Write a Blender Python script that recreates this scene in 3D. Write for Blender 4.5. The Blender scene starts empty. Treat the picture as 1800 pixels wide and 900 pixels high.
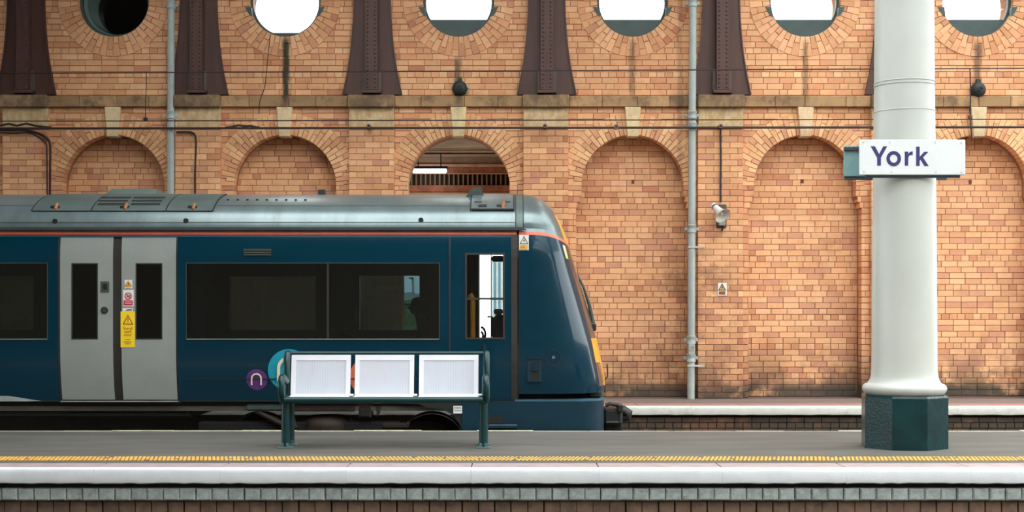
import bpy, bmesh, math, random
from mathutils import Vector, Matrix, Euler
from math import sin, cos, pi, sqrt, radians, atan2
random.seed(7)
S = bpy.context.scene
COL = S.collection
F = 2400.0            # focal length in pixels of the 1800 px wide frame
CZ = 1.29             # eye height above the platform
HY = 550.0            # horizon row

# ------------------------------------------------------------------ camera, sky, exposure
cam_d = bpy.data.cameras.new('camera'); cam = bpy.data.objects.new('camera', cam_d); COL.objects.link(cam)
cam.location = (0, 0, CZ); cam.rotation_euler = (pi/2, 0, 0)
cam_d.sensor_width = 36; cam_d.lens = 36*F/1800; cam_d.shift_y = (HY-450)/1800; cam_d.clip_end = 500
S.camera = cam
w = bpy.data.worlds.new('sky'); S.world = w; w.use_nodes = True
bg = w.node_tree.nodes['Background']; bg.inputs[0].default_value = (0.93, 0.97, 0.97, 1); bg.inputs[1].default_value = 1.5
S.view_settings.view_transform = 'Standard'; S.view_settings.look = 'None'
S.view_settings.gamma = 1; S.view_settings.use_curve_mapping = False
S.view_settings.exposure = 2.05
S.cycles.max_bounces = 8; S.cycles.transparent_max_bounces = 16
S.cycles.diffuse_bounces = 4; S.cycles.use_denoising = True

# ------------------------------------------------------------------ helpers
def PX(px, d): return (px-900)*d/F
def PZ(py, d): return CZ-(py-HY)*d/F
def P(px, py, d): return Vector((PX(px, d), d, PZ(py, d)))
def lin(c):
    return tuple(((v/255)/12.92 if v/255 <= .04045 else ((v/255+.055)/1.055)**2.4) for v in c)

class MB:
    def __init__(s): s.v = []; s.f = []; s.c = []
    def add(s, vs, fs, c=None):
        n = len(s.v); s.v += [tuple(p) for p in vs]; s.f += [tuple(i+n for i in f) for f in fs]
        s.c += [c or (1, 1, 1)]*len(vs); return s
    def box(s, x0, x1, y0, y1, z0, z1, c=None):
        vs = [(x, y, z) for x in (x0, x1) for y in (y0, y1) for z in (z0, z1)]
        return s.add(vs, [(0, 1, 3, 2), (4, 6, 7, 5), (0, 4, 5, 1), (2, 3, 7, 6), (0, 2, 6, 4), (1, 5, 7, 3)], c)
    def brick(s, x0, x1, z0, z1, yf, depth, ch=.004, c=None):
        # pillowed brick whose face looks towards -y
        q = lambda a, b: [(x0+a, b, z0+a), (x1-a, b, z0+a), (x1-a, b, z1-a), (x0+a, b, z1-a)]
        vs = q(ch, yf)+q(0, yf+ch)+q(0, yf+depth)
        fs = [(0, 1, 2, 3)]
        for k in (0, 4):
            for i in range(4):
                j = (i+1) % 4; fs.append((k+i, k+4+i, k+4+j, k+j))
        return s.add(vs, fs, c)
    def bbox(s, x0, x1, y0, y1, z0, z1, b=.01, c=None):
        # box with chamfered edges
        vs = []; xs = (x0, x1); ys = (y0, y1); zs = (z0, z1)
        idx = {}
        for i in (0, 1):
            for j in (0, 1):
                for k in (0, 1):
                    sx = b if i == 0 else -b; sy = b if j == 0 else -b; sz = b if k == 0 else -b
                    idx[i, j, k, 0] = len(vs); vs.append((xs[i], ys[j]+sy, zs[k]+sz))
                    idx[i, j, k, 1] = len(vs); vs.append((xs[i]+sx, ys[j], zs[k]+sz))
                    idx[i, j, k, 2] = len(vs); vs.append((xs[i]+sx, ys[j]+sy, zs[k]))
        fs = []
        for i in (0, 1):
            fs.append(tuple(idx[i, j, k, 0] for j, k in ((0, 0), (1, 0), (1, 1), (0, 1))))
            fs.append(tuple(idx[j, i, k, 1] for j, k in ((0, 0), (1, 0), (1, 1), (0, 1))))
            fs.append(tuple(idx[j, k, i, 2] for j, k in ((0, 0), (1, 0), (1, 1), (0, 1))))
        for i in (0, 1):
            for j in (0, 1):
                fs.append((idx[i, j, 0, 0], idx[i, j, 1, 0], idx[i, j, 1, 1], idx[i, j, 0, 1]))
                fs.append((idx[i, 0, j, 0], idx[i, 1, j, 0], idx[i, 1, j, 2], idx[i, 0, j, 2]))
                fs.append((idx[0, i, j, 1], idx[1, i, j, 1], idx[1, i, j, 2], idx[0, i, j, 2]))
                for k in (0, 1):
                    fs.append((idx[i, j, k, 0], idx[i, j, k, 1], idx[i, j, k, 2]))
        return s.add(vs, fs, c)
    def prism(s, pts, y0, y1, c=None):
        # polygon in x,z pushed from y0 to y1
        n = len(pts)
        vs = [(x, y0, z) for x, z in pts]+[(x, y1, z) for x, z in pts]
        fs = [tuple(range(n)), tuple(range(2*n-1, n-1, -1))]+[(i, i+n, (i+1) % n+n, (i+1) % n) for i in range(n)]
        return s.add(vs, fs, c)
    def zprism(s, pts, z0, z1, b=0):
        n = len(pts); cx = sum(p[0] for p in pts)/n; cy = sum(p[1] for p in pts)/n
        def ring(z, k): return [(cx+(x-cx)*k, cy+(y-cy)*k, z) for x, y in pts]
        rr = ring(z0, 1)+ring(z1-b, 1)
        m = 2
        if b: rr += ring(z1, 1-b); m = 3
        fs = [tuple(range(n))[::-1], tuple(range((m-1)*n, m*n))]
        for k in range(m-1):
            fs += [(k*n+i, k*n+(i+1) % n, (k+1)*n+(i+1) % n, (k+1)*n+i) for i in range(n)]
        return s.add(rr, fs)
    def tube(s, path, r, n=8, cap=True):
        path = [Vector(p) for p in path]; m = len(path); rings = []
        rs = r if isinstance(r, (list, tuple)) else [r]*m
        up = None; vs = []
        for i, p in enumerate(path):
            t = (path[min(i+1, m-1)]-path[max(i-1, 0)]).normalized()
            if up is None:
                a = Vector((0, 0, 1)) if abs(t.z) < .9 else Vector((1, 0, 0))
                up = (a-t*a.dot(t)).normalized()
            else:
                up = (up-t*up.dot(t)).normalized()
            b = t.cross(up)
            vs += [p+up*(rs[i]*cos(2*pi*k/n))+b*(rs[i]*sin(2*pi*k/n)) for k in range(n)]
        fs = [(i*n+k, i*n+(k+1) % n, (i+1)*n+(k+1) % n, (i+1)*n+k) for i in range(m-1) for k in range(n)]
        if cap: fs += [tuple(range(n))[::-1], tuple(range((m-1)*n, m*n))]
        return s.add(vs, fs)
    def lathe(s, prof, n=24, M=None, cap=True):
        # prof: (radius, height) about local z
        vs = [Vector((r*cos(2*pi*k/n), r*sin(2*pi*k/n), h)) for r, h in prof for k in range(n)]
        if M: vs = [M @ v for v in vs]
        m = len(prof)
        fs = [(i*n+k, i*n+(k+1) % n, (i+1)*n+(k+1) % n, (i+1)*n+k) for i in range(m-1) for k in range(n)]
        if cap: fs += [tuple(range(n))[::-1], tuple(range((m-1)*n, m*n))]
        return s.add(vs, fs)
    def ring(s, cx, cz, r0, r1, y0, y1, n=40, a0=0, a1=2*pi):
        # flat annulus in the x,z plane with thickness in y
        closed = abs(a1-a0-2*pi) < 1e-6; m = n if closed else n+1
        vs = []
        for i in range(m):
            a = a0+(a1-a0)*i/n
            for r, y in ((r0, y0), (r1, y0), (r1, y1), (r0, y1)): vs.append((cx+r*cos(a), y, cz+r*sin(a)))
        fs = []
        for i in range(n):
            j = (i+1) % m
            for k in range(4): fs.append((i*4+k, i*4+(k+1) % 4, j*4+(k+1) % 4, j*4+k))
        if not closed: fs += [(0, 1, 2, 3), tuple((m-1)*4+k for k in (3, 2, 1, 0))]
        return s.add(vs, fs)
    def disc(s, cx, cz, r, y0, y1, n=32):
        return s.prism([(cx+r*cos(2*pi*k/n), cz+r*sin(2*pi*k/n)) for k in range(n)], y0, y1)

ORG = {}
MESHC = {}
def make_mesh(name, mb, mat, org=(0, 0, 0), smooth=False, color=False):
    me = bpy.data.meshes.new(name)
    ox, oy, oz = org
    me.from_pydata([(x-ox, y-oy, z-oz) for x, y, z in mb.v], [], mb.f)
    if color:
        a = me.color_attributes.new('tone', 'FLOAT_COLOR', 'POINT')
        buf = []
        for c in mb.c: buf += [c[0], c[1], c[2], 1]
        a.data.foreach_set('color', buf)
    bm = bmesh.new(); bm.from_mesh(me); bmesh.ops.recalc_face_normals(bm, faces=bm.faces); bm.to_mesh(me); bm.free()
    if smooth:
        me.polygons.foreach_set('use_smooth', [True]*len(me.polygons))
        if smooth != 'full' and hasattr(me, 'set_sharp_from_angle'): me.set_sharp_from_angle(angle=radians(38))
    if mat: me.materials.append(mat)
    return me
def props(o, label=None, cat=None, group=None, kind=None):
    if label: o['label'] = label
    if cat: o['category'] = cat
    if group: o['group'] = group
    if kind: o['kind'] = kind
    return o
def root(name, loc, label=None, cat=None, group=None, kind=None):
    o = bpy.data.objects.new(name, None); COL.objects.link(o); o.location = loc; o.empty_display_size = .1
    ORG[o] = Vector(loc); return props(o, label, cat, group, kind)
def obj(name, mb, mat, parent=None, label=None, cat=None, group=None, kind=None, smooth=False, color=False, loc=None):
    # mesh given in world coordinates
    if parent is None:
        base = Vector(loc) if loc else Vector((0, 0, 0))
        o = bpy.data.objects.new(name, make_mesh(name, mb, mat, base, smooth, color)); COL.objects.link(o)
        o.location = base; ORG[o] = base
    else:
        o = bpy.data.objects.new(name, make_mesh(name, mb, mat, ORG[parent], smooth, color)); COL.objects.link(o)
        o.parent = parent; ORG[o] = ORG[parent]
    return props(o, label, cat, group, kind)
def inst(name, me, pos, parent, rot=None):
    o = bpy.data.objects.new(name, me); COL.objects.link(o); o.parent = parent
    o.location = Vector(pos)-ORG[parent]
    if rot: o.rotation_euler = rot
    return o

# ------------------------------------------------------------------ materials
MATS = {}
def nodes(name):
    m = bpy.data.materials.new(name); m.use_nodes = True; nt = m.node_tree
    return m, nt, nt.nodes['Principled BSDF']
def mth(nt, op, a, b=None, clamp=False):
    n = nt.nodes.new('ShaderNodeMath'); n.operation = op; n.use_clamp = clamp
    for i, v in enumerate((a, b)):
        if v is None: continue
        if hasattr(v, 'links'): nt.links.new(v, n.inputs[i])
        else: n.inputs[i].default_value = v
    return n.outputs[0]
def mapr(nt, v, a, b, c=0, d=1):
    n = nt.nodes.new('ShaderNodeMapRange'); n.interpolation_type = 'SMOOTHSTEP'
    nt.links.new(v, n.inputs[0])
    for i, x in enumerate((a, b, c, d)): n.inputs[i+1].default_value = x
    return n.outputs[0]
def noise(nt, scale, detail=4, rough=.6, vec=None):
    n = nt.nodes.new('ShaderNodeTexNoise'); n.inputs['Scale'].default_value = scale
    n.inputs['Detail'].default_value = detail; n.inputs['Roughness'].default_value = rough
    if vec: nt.links.new(vec, n.inputs['Vector'])
    return n.outputs[0]
def position(nt):
    return nt.nodes.new('ShaderNodeNewGeometry').outputs['Position']
def mixc(nt, fac, a, b, mode='MIX'):
    n = nt.nodes.new('ShaderNodeMix'); n.data_type = 'RGBA'; n.blend_type = mode
    for i, v in ((0, fac), (6, a), (7, b)):
        if hasattr(v, 'links'): nt.links.new(v, n.inputs[i])
        elif i == 0: n.inputs[0].default_value = v
        else: n.inputs[i].default_value = (*v[:3], 1)
    return n.outputs[2]
def bump(nt, b, h, strength=.3, dist=.01):
    n = nt.nodes.new('ShaderNodeBump'); n.inputs['Strength'].default_value = strength; n.inputs['Distance'].default_value = dist
    nt.links.new(h, n.inputs['Height']); nt.links.new(n.outputs[0], b.inputs['Normal'])
def scaled(nt, vec, sx, sy, sz):
    n = nt.nodes.new('ShaderNodeVectorMath'); n.operation = 'MULTIPLY'; nt.links.new(vec, n.inputs[0]); n.inputs[1].default_value = (sx, sy, sz)
    return n.outputs[0]
def mat(name, c, rough=.6, metal=0, var=.12, scale=6, bmp=0, coat=0, stretch=(1, 1, 1), dirt=None, spec=.5):
    if name in MATS: return MATS[name]
    m, nt, b = nodes(name); p = scaled(nt, position(nt), *stretch)
    c = lin(c)
    nz = noise(nt, scale, 5, .65, p)
    col = mixc(nt, mapr(nt, nz, .3, .7), tuple(x*(1-var) for x in c), tuple(min(1, x*(1+var)) for x in c))
    if dirt:
        dn = noise(nt, scale*.6, 6, .7, p)
        col = mixc(nt, mapr(nt, dn, .52, .72, 0, .8), col, lin(dirt))
    nt.links.new(col, b.inputs['Base Color'])
    b.inputs['Roughness'].default_value = rough; b.inputs['Metallic'].default_value = metal
    b.inputs['Coat Weight'].default_value = coat; b.inputs['Coat Roughness'].default_value = .06
    b.inputs['Specular IOR Level'].default_value = spec
    if bmp: bump(nt, b, noise(nt, scale*8, 4, .6, p), bmp, .005)
    MATS[name] = m; return m
def glass(name, tint, refl=.06, rough=.0):
    m = bpy.data.materials.new(name); m.use_nodes = True; nt = m.node_tree; nt.nodes.clear()
    out = nt.nodes.new('ShaderNodeOutputMaterial'); tr = nt.nodes.new('ShaderNodeBsdfTransparent'); gl = nt.nodes.new('ShaderNodeBsdfGlossy')
    tr.inputs[0].default_value = (*tint, 1); gl.inputs['Roughness'].default_value = rough
    lw = nt.nodes.new('ShaderNodeFresnel'); lw.inputs[0].default_value = 1.5
    mx = nt.nodes.new('ShaderNodeMixShader'); nt.links.new(mth(nt, 'MULTIPLY', lw.outputs[0], refl/.04), mx.inputs[0])
    nt.links.new(tr.outputs[0], mx.inputs[1]); nt.links.new(gl.outputs[0], mx.inputs[2]); nt.links.new(mx.outputs[0], out.inputs[0])
    return m
def emit(name, c, s):
    m = bpy.data.materials.new(name); m.use_nodes = True; nt = m.node_tree; b = nt.nodes['Principled BSDF']
    b.inputs['Emission Color'].default_value = (*c, 1); b.inputs['Emission Strength'].default_value = s
    b.inputs['Base Color'].default_value = (.8, .8, .8, 1); return m

DW = 20.6           # front of the main wall face
DPIL = 20.5         # front of the pilasters
DNI = 20.90         # blocked arch infill
DBK = 21.15         # back of the wall
PIL = [-259, 44, 347.5, 653, 959.5, 1266.5, 1571.5, 1877, 2180]
ARC = [-104, 199.5, 501, 806, 1112, 1415, 1718.5, 2022]
STREAKS = [(503, 60, 192, 9, .95), (806, 96, 196, 9, .7), (806, 118, 138, 24, .5), (1112, 64, 180, 7, .5), (1415.5, 68, 188, 7, .55), (1718.5, 68, 170, 8, .65),
           (1195, -60, 330, 6, .3), (652, 30, 168, 5, 0)]
def stains(nt, col, dark, low=True):
    p = position(nt); sp = nt.nodes.new('ShaderNodeSeparateXYZ'); nt.links.new(p, sp.inputs[0])
    x, z = sp.outputs[0], sp.outputs[2]
    nz = noise(nt, 9, 5, .7, scaled(nt, p, 1.6, 1, .35))
    tot = None
    for px, y0, y1, wd, st in STREAKS:
        if st == 0: continue
        dx = mth(nt, 'ABSOLUTE', mth(nt, 'SUBTRACT', x, PX(px, DW)))
        k = mapr(nt, mth(nt, 'ADD', dx, mth(nt, 'MULTIPLY', mth(nt, 'SUBTRACT', nz, .5), .14)), wd*DW/F*.25, wd*DW/F*1.15, st, 0)
        k = mth(nt, 'MULTIPLY', k, mapr(nt, z, PZ(y0, DW)+.02, PZ(y0, DW)-.14))
        k = mth(nt, 'MULTIPLY', k, mapr(nt, z, PZ(y1, DW)-.02, PZ(y1, DW)+.25, .25, 1))
        k = mth(nt, 'MULTIPLY', k, mapr(nt, z, PZ(y1, DW)-.06, PZ(y1, DW)+.02))
        tot = k if tot is None else mth(nt, 'MAXIMUM', tot, k)
    col = mixc(nt, tot, col, dark)
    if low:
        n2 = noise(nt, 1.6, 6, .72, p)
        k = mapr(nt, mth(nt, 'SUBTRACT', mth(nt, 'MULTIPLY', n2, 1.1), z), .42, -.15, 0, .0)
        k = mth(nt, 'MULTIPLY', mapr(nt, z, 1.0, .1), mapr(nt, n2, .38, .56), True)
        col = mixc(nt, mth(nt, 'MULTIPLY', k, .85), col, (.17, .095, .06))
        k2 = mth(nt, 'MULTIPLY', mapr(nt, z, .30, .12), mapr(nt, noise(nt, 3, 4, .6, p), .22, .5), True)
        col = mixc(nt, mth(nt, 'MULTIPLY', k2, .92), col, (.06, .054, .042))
        # old sooty zones beside the downpipe
        dx = mth(nt, 'ABSOLUTE', mth(nt, 'SUBTRACT', x, PX(1225, DW)))
        k3 = mth(nt, 'MULTIPLY', mapr(nt, dx, 1.0, .1), mapr(nt, noise(nt, 2.6, 6, .75, p), .44, .60), True)
        k3 = mth(nt, 'MULTIPLY', k3, mapr(nt, z, 3.2, 1.6))
        col = mixc(nt, mth(nt, 'MULTIPLY', k3, .6), col, (.22, .10, .06))
    return col
def brick_mat(name, base_gain=1.0, low=True):
    m, nt, b = nodes(name); p = position(nt)
    a = nt.nodes.new('ShaderNodeAttribute'); a.attribute_name = 'tone'
    big = noise(nt, .55, 4, .6, p); mid = noise(nt, 5, 5, .65, p); fine = noise(nt, 38, 4, .7, p)
    col = mixc(nt, mapr(nt, big, .3, .72), a.outputs['Color'], (.84, .80, .77), 'MULTIPLY')
    n = nt.nodes.new('ShaderNodeMix'); n.data_type = 'RGBA'
    col = mixc(nt, mapr(nt, mid, .45, .75, 0, .45), col, (.68, .57, .52), 'MULTIPLY')
    col = mixc(nt, mapr(nt, fine, .56, .75, 0, .4), col, (.6, .52, .48), 'MULTIPLY')
    col = mixc(nt, 1.0, col, (base_gain,)*3, 'MULTIPLY')
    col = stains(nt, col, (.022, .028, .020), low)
    nt.links.new(col, b.inputs['Base Color']); b.inputs['Roughness'].default_value = .85
    b.inputs['Specular IOR Level'].default_value = .25
    bump(nt, b, noise(nt, 60, 5, .7, p), .5, .004)
    return m
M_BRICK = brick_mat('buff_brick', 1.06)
M_PBRICK = mat('platform_brick_plain', (120, 84, 66), .85)
def stone_mat(name, c, soot, st):
    m, nt, b = nodes(name); p = position(nt)
    n1 = noise(nt, 2.2, 6, .7, p); n2 = noise(nt, 14, 5, .7, scaled(nt, p, 1, 1, .5))
    a = nt.nodes.new('ShaderNodeAttribute'); a.attribute_name = 'tone'
    col = mixc(nt, mapr(nt, n2, .35, .7), a.outputs['Color'], tuple(x*.78 for x in lin(c)))
    col = mixc(nt, mapr(nt, n1, .46, .66, 0, st), col, lin(soot))
    col = stains(nt, col, (.02, .024, .018), False)
    nt.links.new(col, b.inputs['Base Color']); b.inputs['Roughness'].default_value = .85
    b.inputs['Specular IOR Level'].default_value = .2
    bump(nt, b, noise(nt, 45, 5, .7, p), .4, .006)
    return m
M_CORN = stone_mat('weathered_sandstone', (176, 142, 106), (92, 76, 62), .75)
M_STONE = stone_mat('clean_sandstone', (232, 206, 166), (150, 118, 84), .35)
def mortar():
    m, nt, b = nodes('mortar'); p = position(nt); sp = nt.nodes.new('ShaderNodeSeparateXYZ'); nt.links.new(p, sp.inputs[0])
    n1 = noise(nt, 1.3, 5, .65, p); zz = mth(nt, 'ADD', sp.outputs[2], mth(nt, 'MULTIPLY', mth(nt, 'SUBTRACT', n1, .5), 3.0))
    col = mixc(nt, mapr(nt, zz, 2.2, .9), lin((162, 116, 90)), lin((108, 87, 80)))
    nt.links.new(col, b.inputs['Base Color']); b.inputs['Roughness'].default_value = .95; b.inputs['Specular IOR Level'].default_value = .1
    return m
M_MORTAR = mortar()
M_IRON = mat('maroon_ironwork', (76, 46, 37), .55, var=.2, scale=2.5, stretch=(3, 3, .4), dirt=(64, 44, 36))
M_PIPE = mat('pale_grey_pipe_paint', (160, 168, 164), .45, var=.08, scale=5, dirt=(150, 150, 142))
M_CABLE = mat('black_cable', (42, 30, 32), .6)
M_BLACK = mat('black_metal', (22, 24, 22), .5)
M_SOOT = mat('sooty_cast_iron', (34, 44, 42), .6, bmp=.3)
M_WFRAME = mat('dark_green_window_frame', (52, 70, 68), .5)
M_TARMAC = None
def tarmac():
    m, nt, b = nodes('platform_tarmac'); p = position(nt)
    n1 = noise(nt, 1.2, 5, .65, scaled(nt, p, .5, 2.2, 1)); n2 = noise(nt, 70, 3, .7, p)
    col = mixc(nt, mapr(nt, n1, .3, .7), lin((84, 82, 77)), lin((104, 101, 94)))
    col = mixc(nt, mapr(nt, n2, .35, .7, 0, .5), col, lin((70, 69, 65)))
    sp = nt.nodes.new('ShaderNodeSeparateXYZ'); nt.links.new(p, sp.inputs[0])
    nt.links.new(col, b.inputs['Base Color']); b.inputs['Roughness'].default_value = .8; b.inputs['Specular IOR Level'].default_value = .3
    bump(nt, b, n2, .5, .004); return m
M_TARMAC = tarmac()
M_WHITE = mat('white_edge_paint', (216, 219, 222), .55, var=.05, scale=4, bmp=.25)
M_WHITE_OLD = mat('worn_white_edge_paint', (205, 206, 198), .6, var=.06, scale=5, bmp=.3, dirt=(176, 172, 160))
M_COPING = mat('mauve_coping_stone', (150, 132, 132), .75, var=.12, scale=7, bmp=.3)
M_COPING2 = mat('reddish_coping_stone', (160, 120, 108), .75, var=.12, scale=7, bmp=.3)
M_YEL = mat('yellow_line_paint', (226, 168, 62), .6, var=.2, scale=9, dirt=(150, 116, 60))
M_TACT = mat('dark_tactile_strip', (92, 78, 66), .8)
M_ENG = mat('grey_blue_engineering_brick', (150, 158, 154), .55, var=.22, scale=16, bmp=.6, dirt=(118, 120, 114))
M_BRN = mat('brown_platform_brick', (108, 84, 68), .8, var=.3, scale=9, bmp=.5, dirt=(70, 58, 50))
M_DARKMORT = mat('dark_mortar', (62, 54, 48), .9)
M_COLUMN = mat('cream_white_column_paint', (186, 189, 182), .4, var=.03, scale=2, bmp=.05)
M_TEAL = mat('dark_teal_gloss_paint', (6, 50, 52), .32, var=.15, scale=3, bmp=.0, coat=.12, spec=.3)
def plinth_paint():
    m, nt, b = nodes('lumpy_teal_gloss_paint'); p = position(nt)
    col = mixc(nt, mapr(nt, noise(nt, 4, 5, .6, p), .3, .7), lin((6, 40, 43)), lin((10, 52, 55)))
    nt.links.new(col, b.inputs['Base Color']); b.inputs['Roughness'].default_value = .2; b.inputs['Coat Weight'].default_value = .08; b.inputs['Specular IOR Level'].default_value = .35
    bump(nt, b, noise(nt, 42, 4, .6, p), .55, .008); return m
M_PLINTH = plinth_paint()
M_SIGNW = mat('white_enamel', (218, 221, 222), .3, var=.02)
M_SIGNB = mat('pale_teal_sign_back', (120, 156, 156), .5)
M_RAILD = mat('dark_slate_rail', (48, 62, 70), .5)
M_INK = mat('purple_navy_ink', (46, 36, 98), .5, var=.05)
M_SCREW = mat('pale_screw', (190, 196, 200), .4, .3)
M_BLUE = mat('deep_blue_train_paint', (4, 47, 63), .2, var=.10, scale=1.2, coat=.3, spec=.2, stretch=(.4, 1, 1.2))
M_BLUE2 = mat('deep_blue_valance_paint', (4, 42, 56), .4, var=.14, scale=3, coat=.1, spec=.3)
M_ROOF = mat('silver_roof_paint', (118, 132, 134), .30, .55, var=.12, scale=1.6, stretch=(2.2, .6, .6), dirt=(100, 112, 110))
M_ROOFD = mat('grimy_roof_panel', (84, 98, 95), .45, .35, var=.15, scale=3)
M_DOOR = mat('silver_grey_door_paint', (150, 154, 150), .35, .1, var=.05, scale=2, coat=.2)
M_ORANGE = mat('orange_stripe', (238, 108, 82), .4, var=.06)
M_ORLOGO = mat('orange_logo_vinyl', (206, 106, 72), .45, var=.05)
M_TEALOGO = mat('turquoise_logo_vinyl', (22, 150, 172), .45, var=.05)
M_PURLOGO = mat('purple_logo_vinyl', (92, 48, 118), .45, var=.05)
M_CREAM = mat('cream_logo_vinyl', (214, 200, 172), .45, var=.05)
M_PALE = mat('pale_grey_vinyl', (150, 158, 156), .5)
M_GASKET = mat('dark_rubber', (38, 36, 32), .6)
M_TRIMB = mat('brown_grey_rubber_seal', (42, 37, 32), .6)
M_ALU = mat('dull_aluminium_trim', (78, 86, 80), .45, .3)
M_YFRONT = mat('warning_yellow_paint', (238, 164, 40), .35, var=.06, coat=.3)
M_ORHANDLE = mat('orange_brown_latch', (150, 96, 52), .5)
M_SLOT = mat('slot_black', (10, 12, 12), .7)
M_UNDER = mat('sooty_underframe', (11, 10, 9), .8, var=.3, scale=5)
M_RUST = mat('rusty_steel', (44, 31, 22), .7, .2, var=.3, scale=7, dirt=(40, 30, 24))
M_BOGP = mat('grey_green_bogie_paint', (52, 68, 66), .6, var=.2, scale=5)
M_INT = mat('dim_interior_lining', (84, 78, 68), .8)
M_SEAT = mat('dark_seat_moquette', (30, 32, 40), .9)
M_CHROME = mat('chrome', (220, 224, 226), .12, 1, var=.02)
M_STYEL = mat('yellow_sticker', (246, 208, 40), .45, var=.03)
M_STWHT = mat('white_sticker', (226, 226, 220), .45, var=.03)
M_STTAN = mat('tan_sticker', (214, 170, 84), .45, var=.03)
M_STRED = mat('red_print', (200, 40, 70), .45, var=.03)
M_STBRN = mat('brown_red_print', (150, 66, 30), .45, var=.03)
M_STBLK = mat('black_print', (24, 22, 20), .45, var=.03)
M_BENCHW = None
def perforated():
    m, nt, b = nodes('white_perforated_steel'); p = position(nt)
    sp = nt.nodes.new('ShaderNodeSeparateXYZ'); nt.links.new(p, sp.inputs[0])
    k = None
    b.inputs['Base Color'].default_value = (.80, .81, .84, 1); b.inputs['Roughness'].default_value = .4
    return m
M_BENCHW = mat('white_bench_paint', (222, 222, 228), .4, var=.015)
M_BENCHP = mat('white_perforated_bench_steel', (194, 197, 206), .45, var=.02)
G_TINT = glass('tinted_train_glass', (.40, .47, .48), .10)
G_DOOR = glass('dark_door_glass', (.36, .36, .33), .09)
G_CLEAR = glass('clear_glass', (.92, .94, .93), .04)
G_SCREEN = glass('windscreen_glass', (.25, .24, .22), .06)
G_DARK = glass('grimy_dark_glass', (.25, .27, .26), .04)
M_LEAF = mat('bush_leaves', (140, 176, 88), .6, var=.3, scale=9)

def text_mb(body, size, cx, cz, y0, th=.002, width=None):
    cu = bpy.data.curves.new('lettering', 'FONT'); cu.body = body; cu.size = size; cu.align_x = 'CENTER'; cu.align_y = 'CENTER'
    cu.resolution_u = 2; cu.space_line = .85
    o = bpy.data.objects.new('lettering', cu); COL.objects.link(o)
    dg = bpy.context.evaluated_depsgraph_get(); me = bpy.data.meshes.new_from_object(o.evaluated_get(dg))
    mb = MB(); mb.add([(cx+v.co.x, y0, cz+v.co.y) for v in me.vertices], [tuple(p.vertices) for p in me.polygons])
    bpy.data.objects.remove(o); bpy.data.meshes.remove(me); bpy.data.curves.remove(cu)
    return mb

# ------------------------------------------------------------------ ground, platforms, roof over the tracks
XL, XR = -11.0, 11.0
g = MB(); g.box(-70, 70, -14, 90, -1.1, -.82)
obj('ground', g, mat('track_ballast', (96, 88, 80), .95, var=.3, scale=14, bmp=.6), kind='structure', label='dark stone ballast of the track bed between the platforms')

NE = 11.37; FE = 14.93
nearp = root('floor', (0, 13, 0), 'grey tarmac island platform with the bench and the white column on it', kind='structure')
b = MB(); b.box(XL, XR, NE+.36, FE-.06, -.5, 0)
obj('tarmac_surface', b, M_TARMAC, nearp)
b = MB(); b.box(XL, XR, NE+.16, FE-.12, -.82, -.13)
obj('platform_core', b, M_DARKMORT, nearp)
# coping stones: mauve top, white painted rounded nose
def coping(x0, x1, yf, yb, t, m_top, m_white, parent, up=-1, wtop=.02):
    top = MB(); top.bbox(x0+.004, x1-.004, yf+wtop, yb, -t, 0, .004)
    o = obj('coping_stone', top, m_top, parent)
    r = .03; prof = [(yf+.02, -t), (yf+.006, -t+.008), (yf, -t+.03), (yf, -.045)]
    for k in range(1, 6):
        a = k/5*pi/2; prof.append((yf+r*(1-cos(a)), -.038+(.0395)*sin(a)))
    prof.append((yf+wtop+.012, .0015)); prof.append((yf+wtop+.012, -.02)); prof.append((yf+.05, -t))
    n = len(prof); jit = random.uniform(-.002, .002)
    ns = 14; xs = [x0+.0008+(x1-x0-.0016)*i/ns for i in range(ns+1)]
    vs = []
    for x in xs:
        e = random.uniform(-.004, .003)
        for i, (y, z) in enumerate(prof):
            vs.append((x, y+jit+(random.uniform(-.0015, .0015) if 1 < i < n-3 else 0), z+(e if i < 2 else 0)))
    fs = [(i*n+k, i*n+(k+1) % n, (i+1)*n+(k+1) % n, (i+1)*n+k) for i in range(ns) for k in range(n)]+[tuple(range(n))[::-1], tuple(range(ns*n, ns*n+n))]
    nb = MB(); nb.add(vs, fs)
    obj('painted_nose', nb, m_white, o, label='white painted front edge', smooth=True)
jx = [PX(p, NE) for p in (165, 387, 607, 828, 1053, 1270, 1488, 1707)]
jx = [jx[0]-1.045*k for k in range(6, 0, -1)]+jx+[jx[-1]+1.045*k for k in range(1, 6)]
for a, c in zip(jx[:-1], jx[1:]): coping(a, c, NE, NE+.36, .133, M_COPING, M_WHITE, nearp)
# far edge lip
b = MB()
x = XL
while x < XR:
    L = random.uniform(.5, .9)
    b.bbox(x+.002, x+L, FE-.06+random.uniform(-.008, .008), FE+random.uniform(-.01, .015), -.12, .004+random.uniform(-.006, .006), .004); x += L
obj('far_edge_lip', b, mat('pale_worn_edge', (196, 190, 168), .7, var=.2, scale=12), nearp, kind='stuff')
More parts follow.
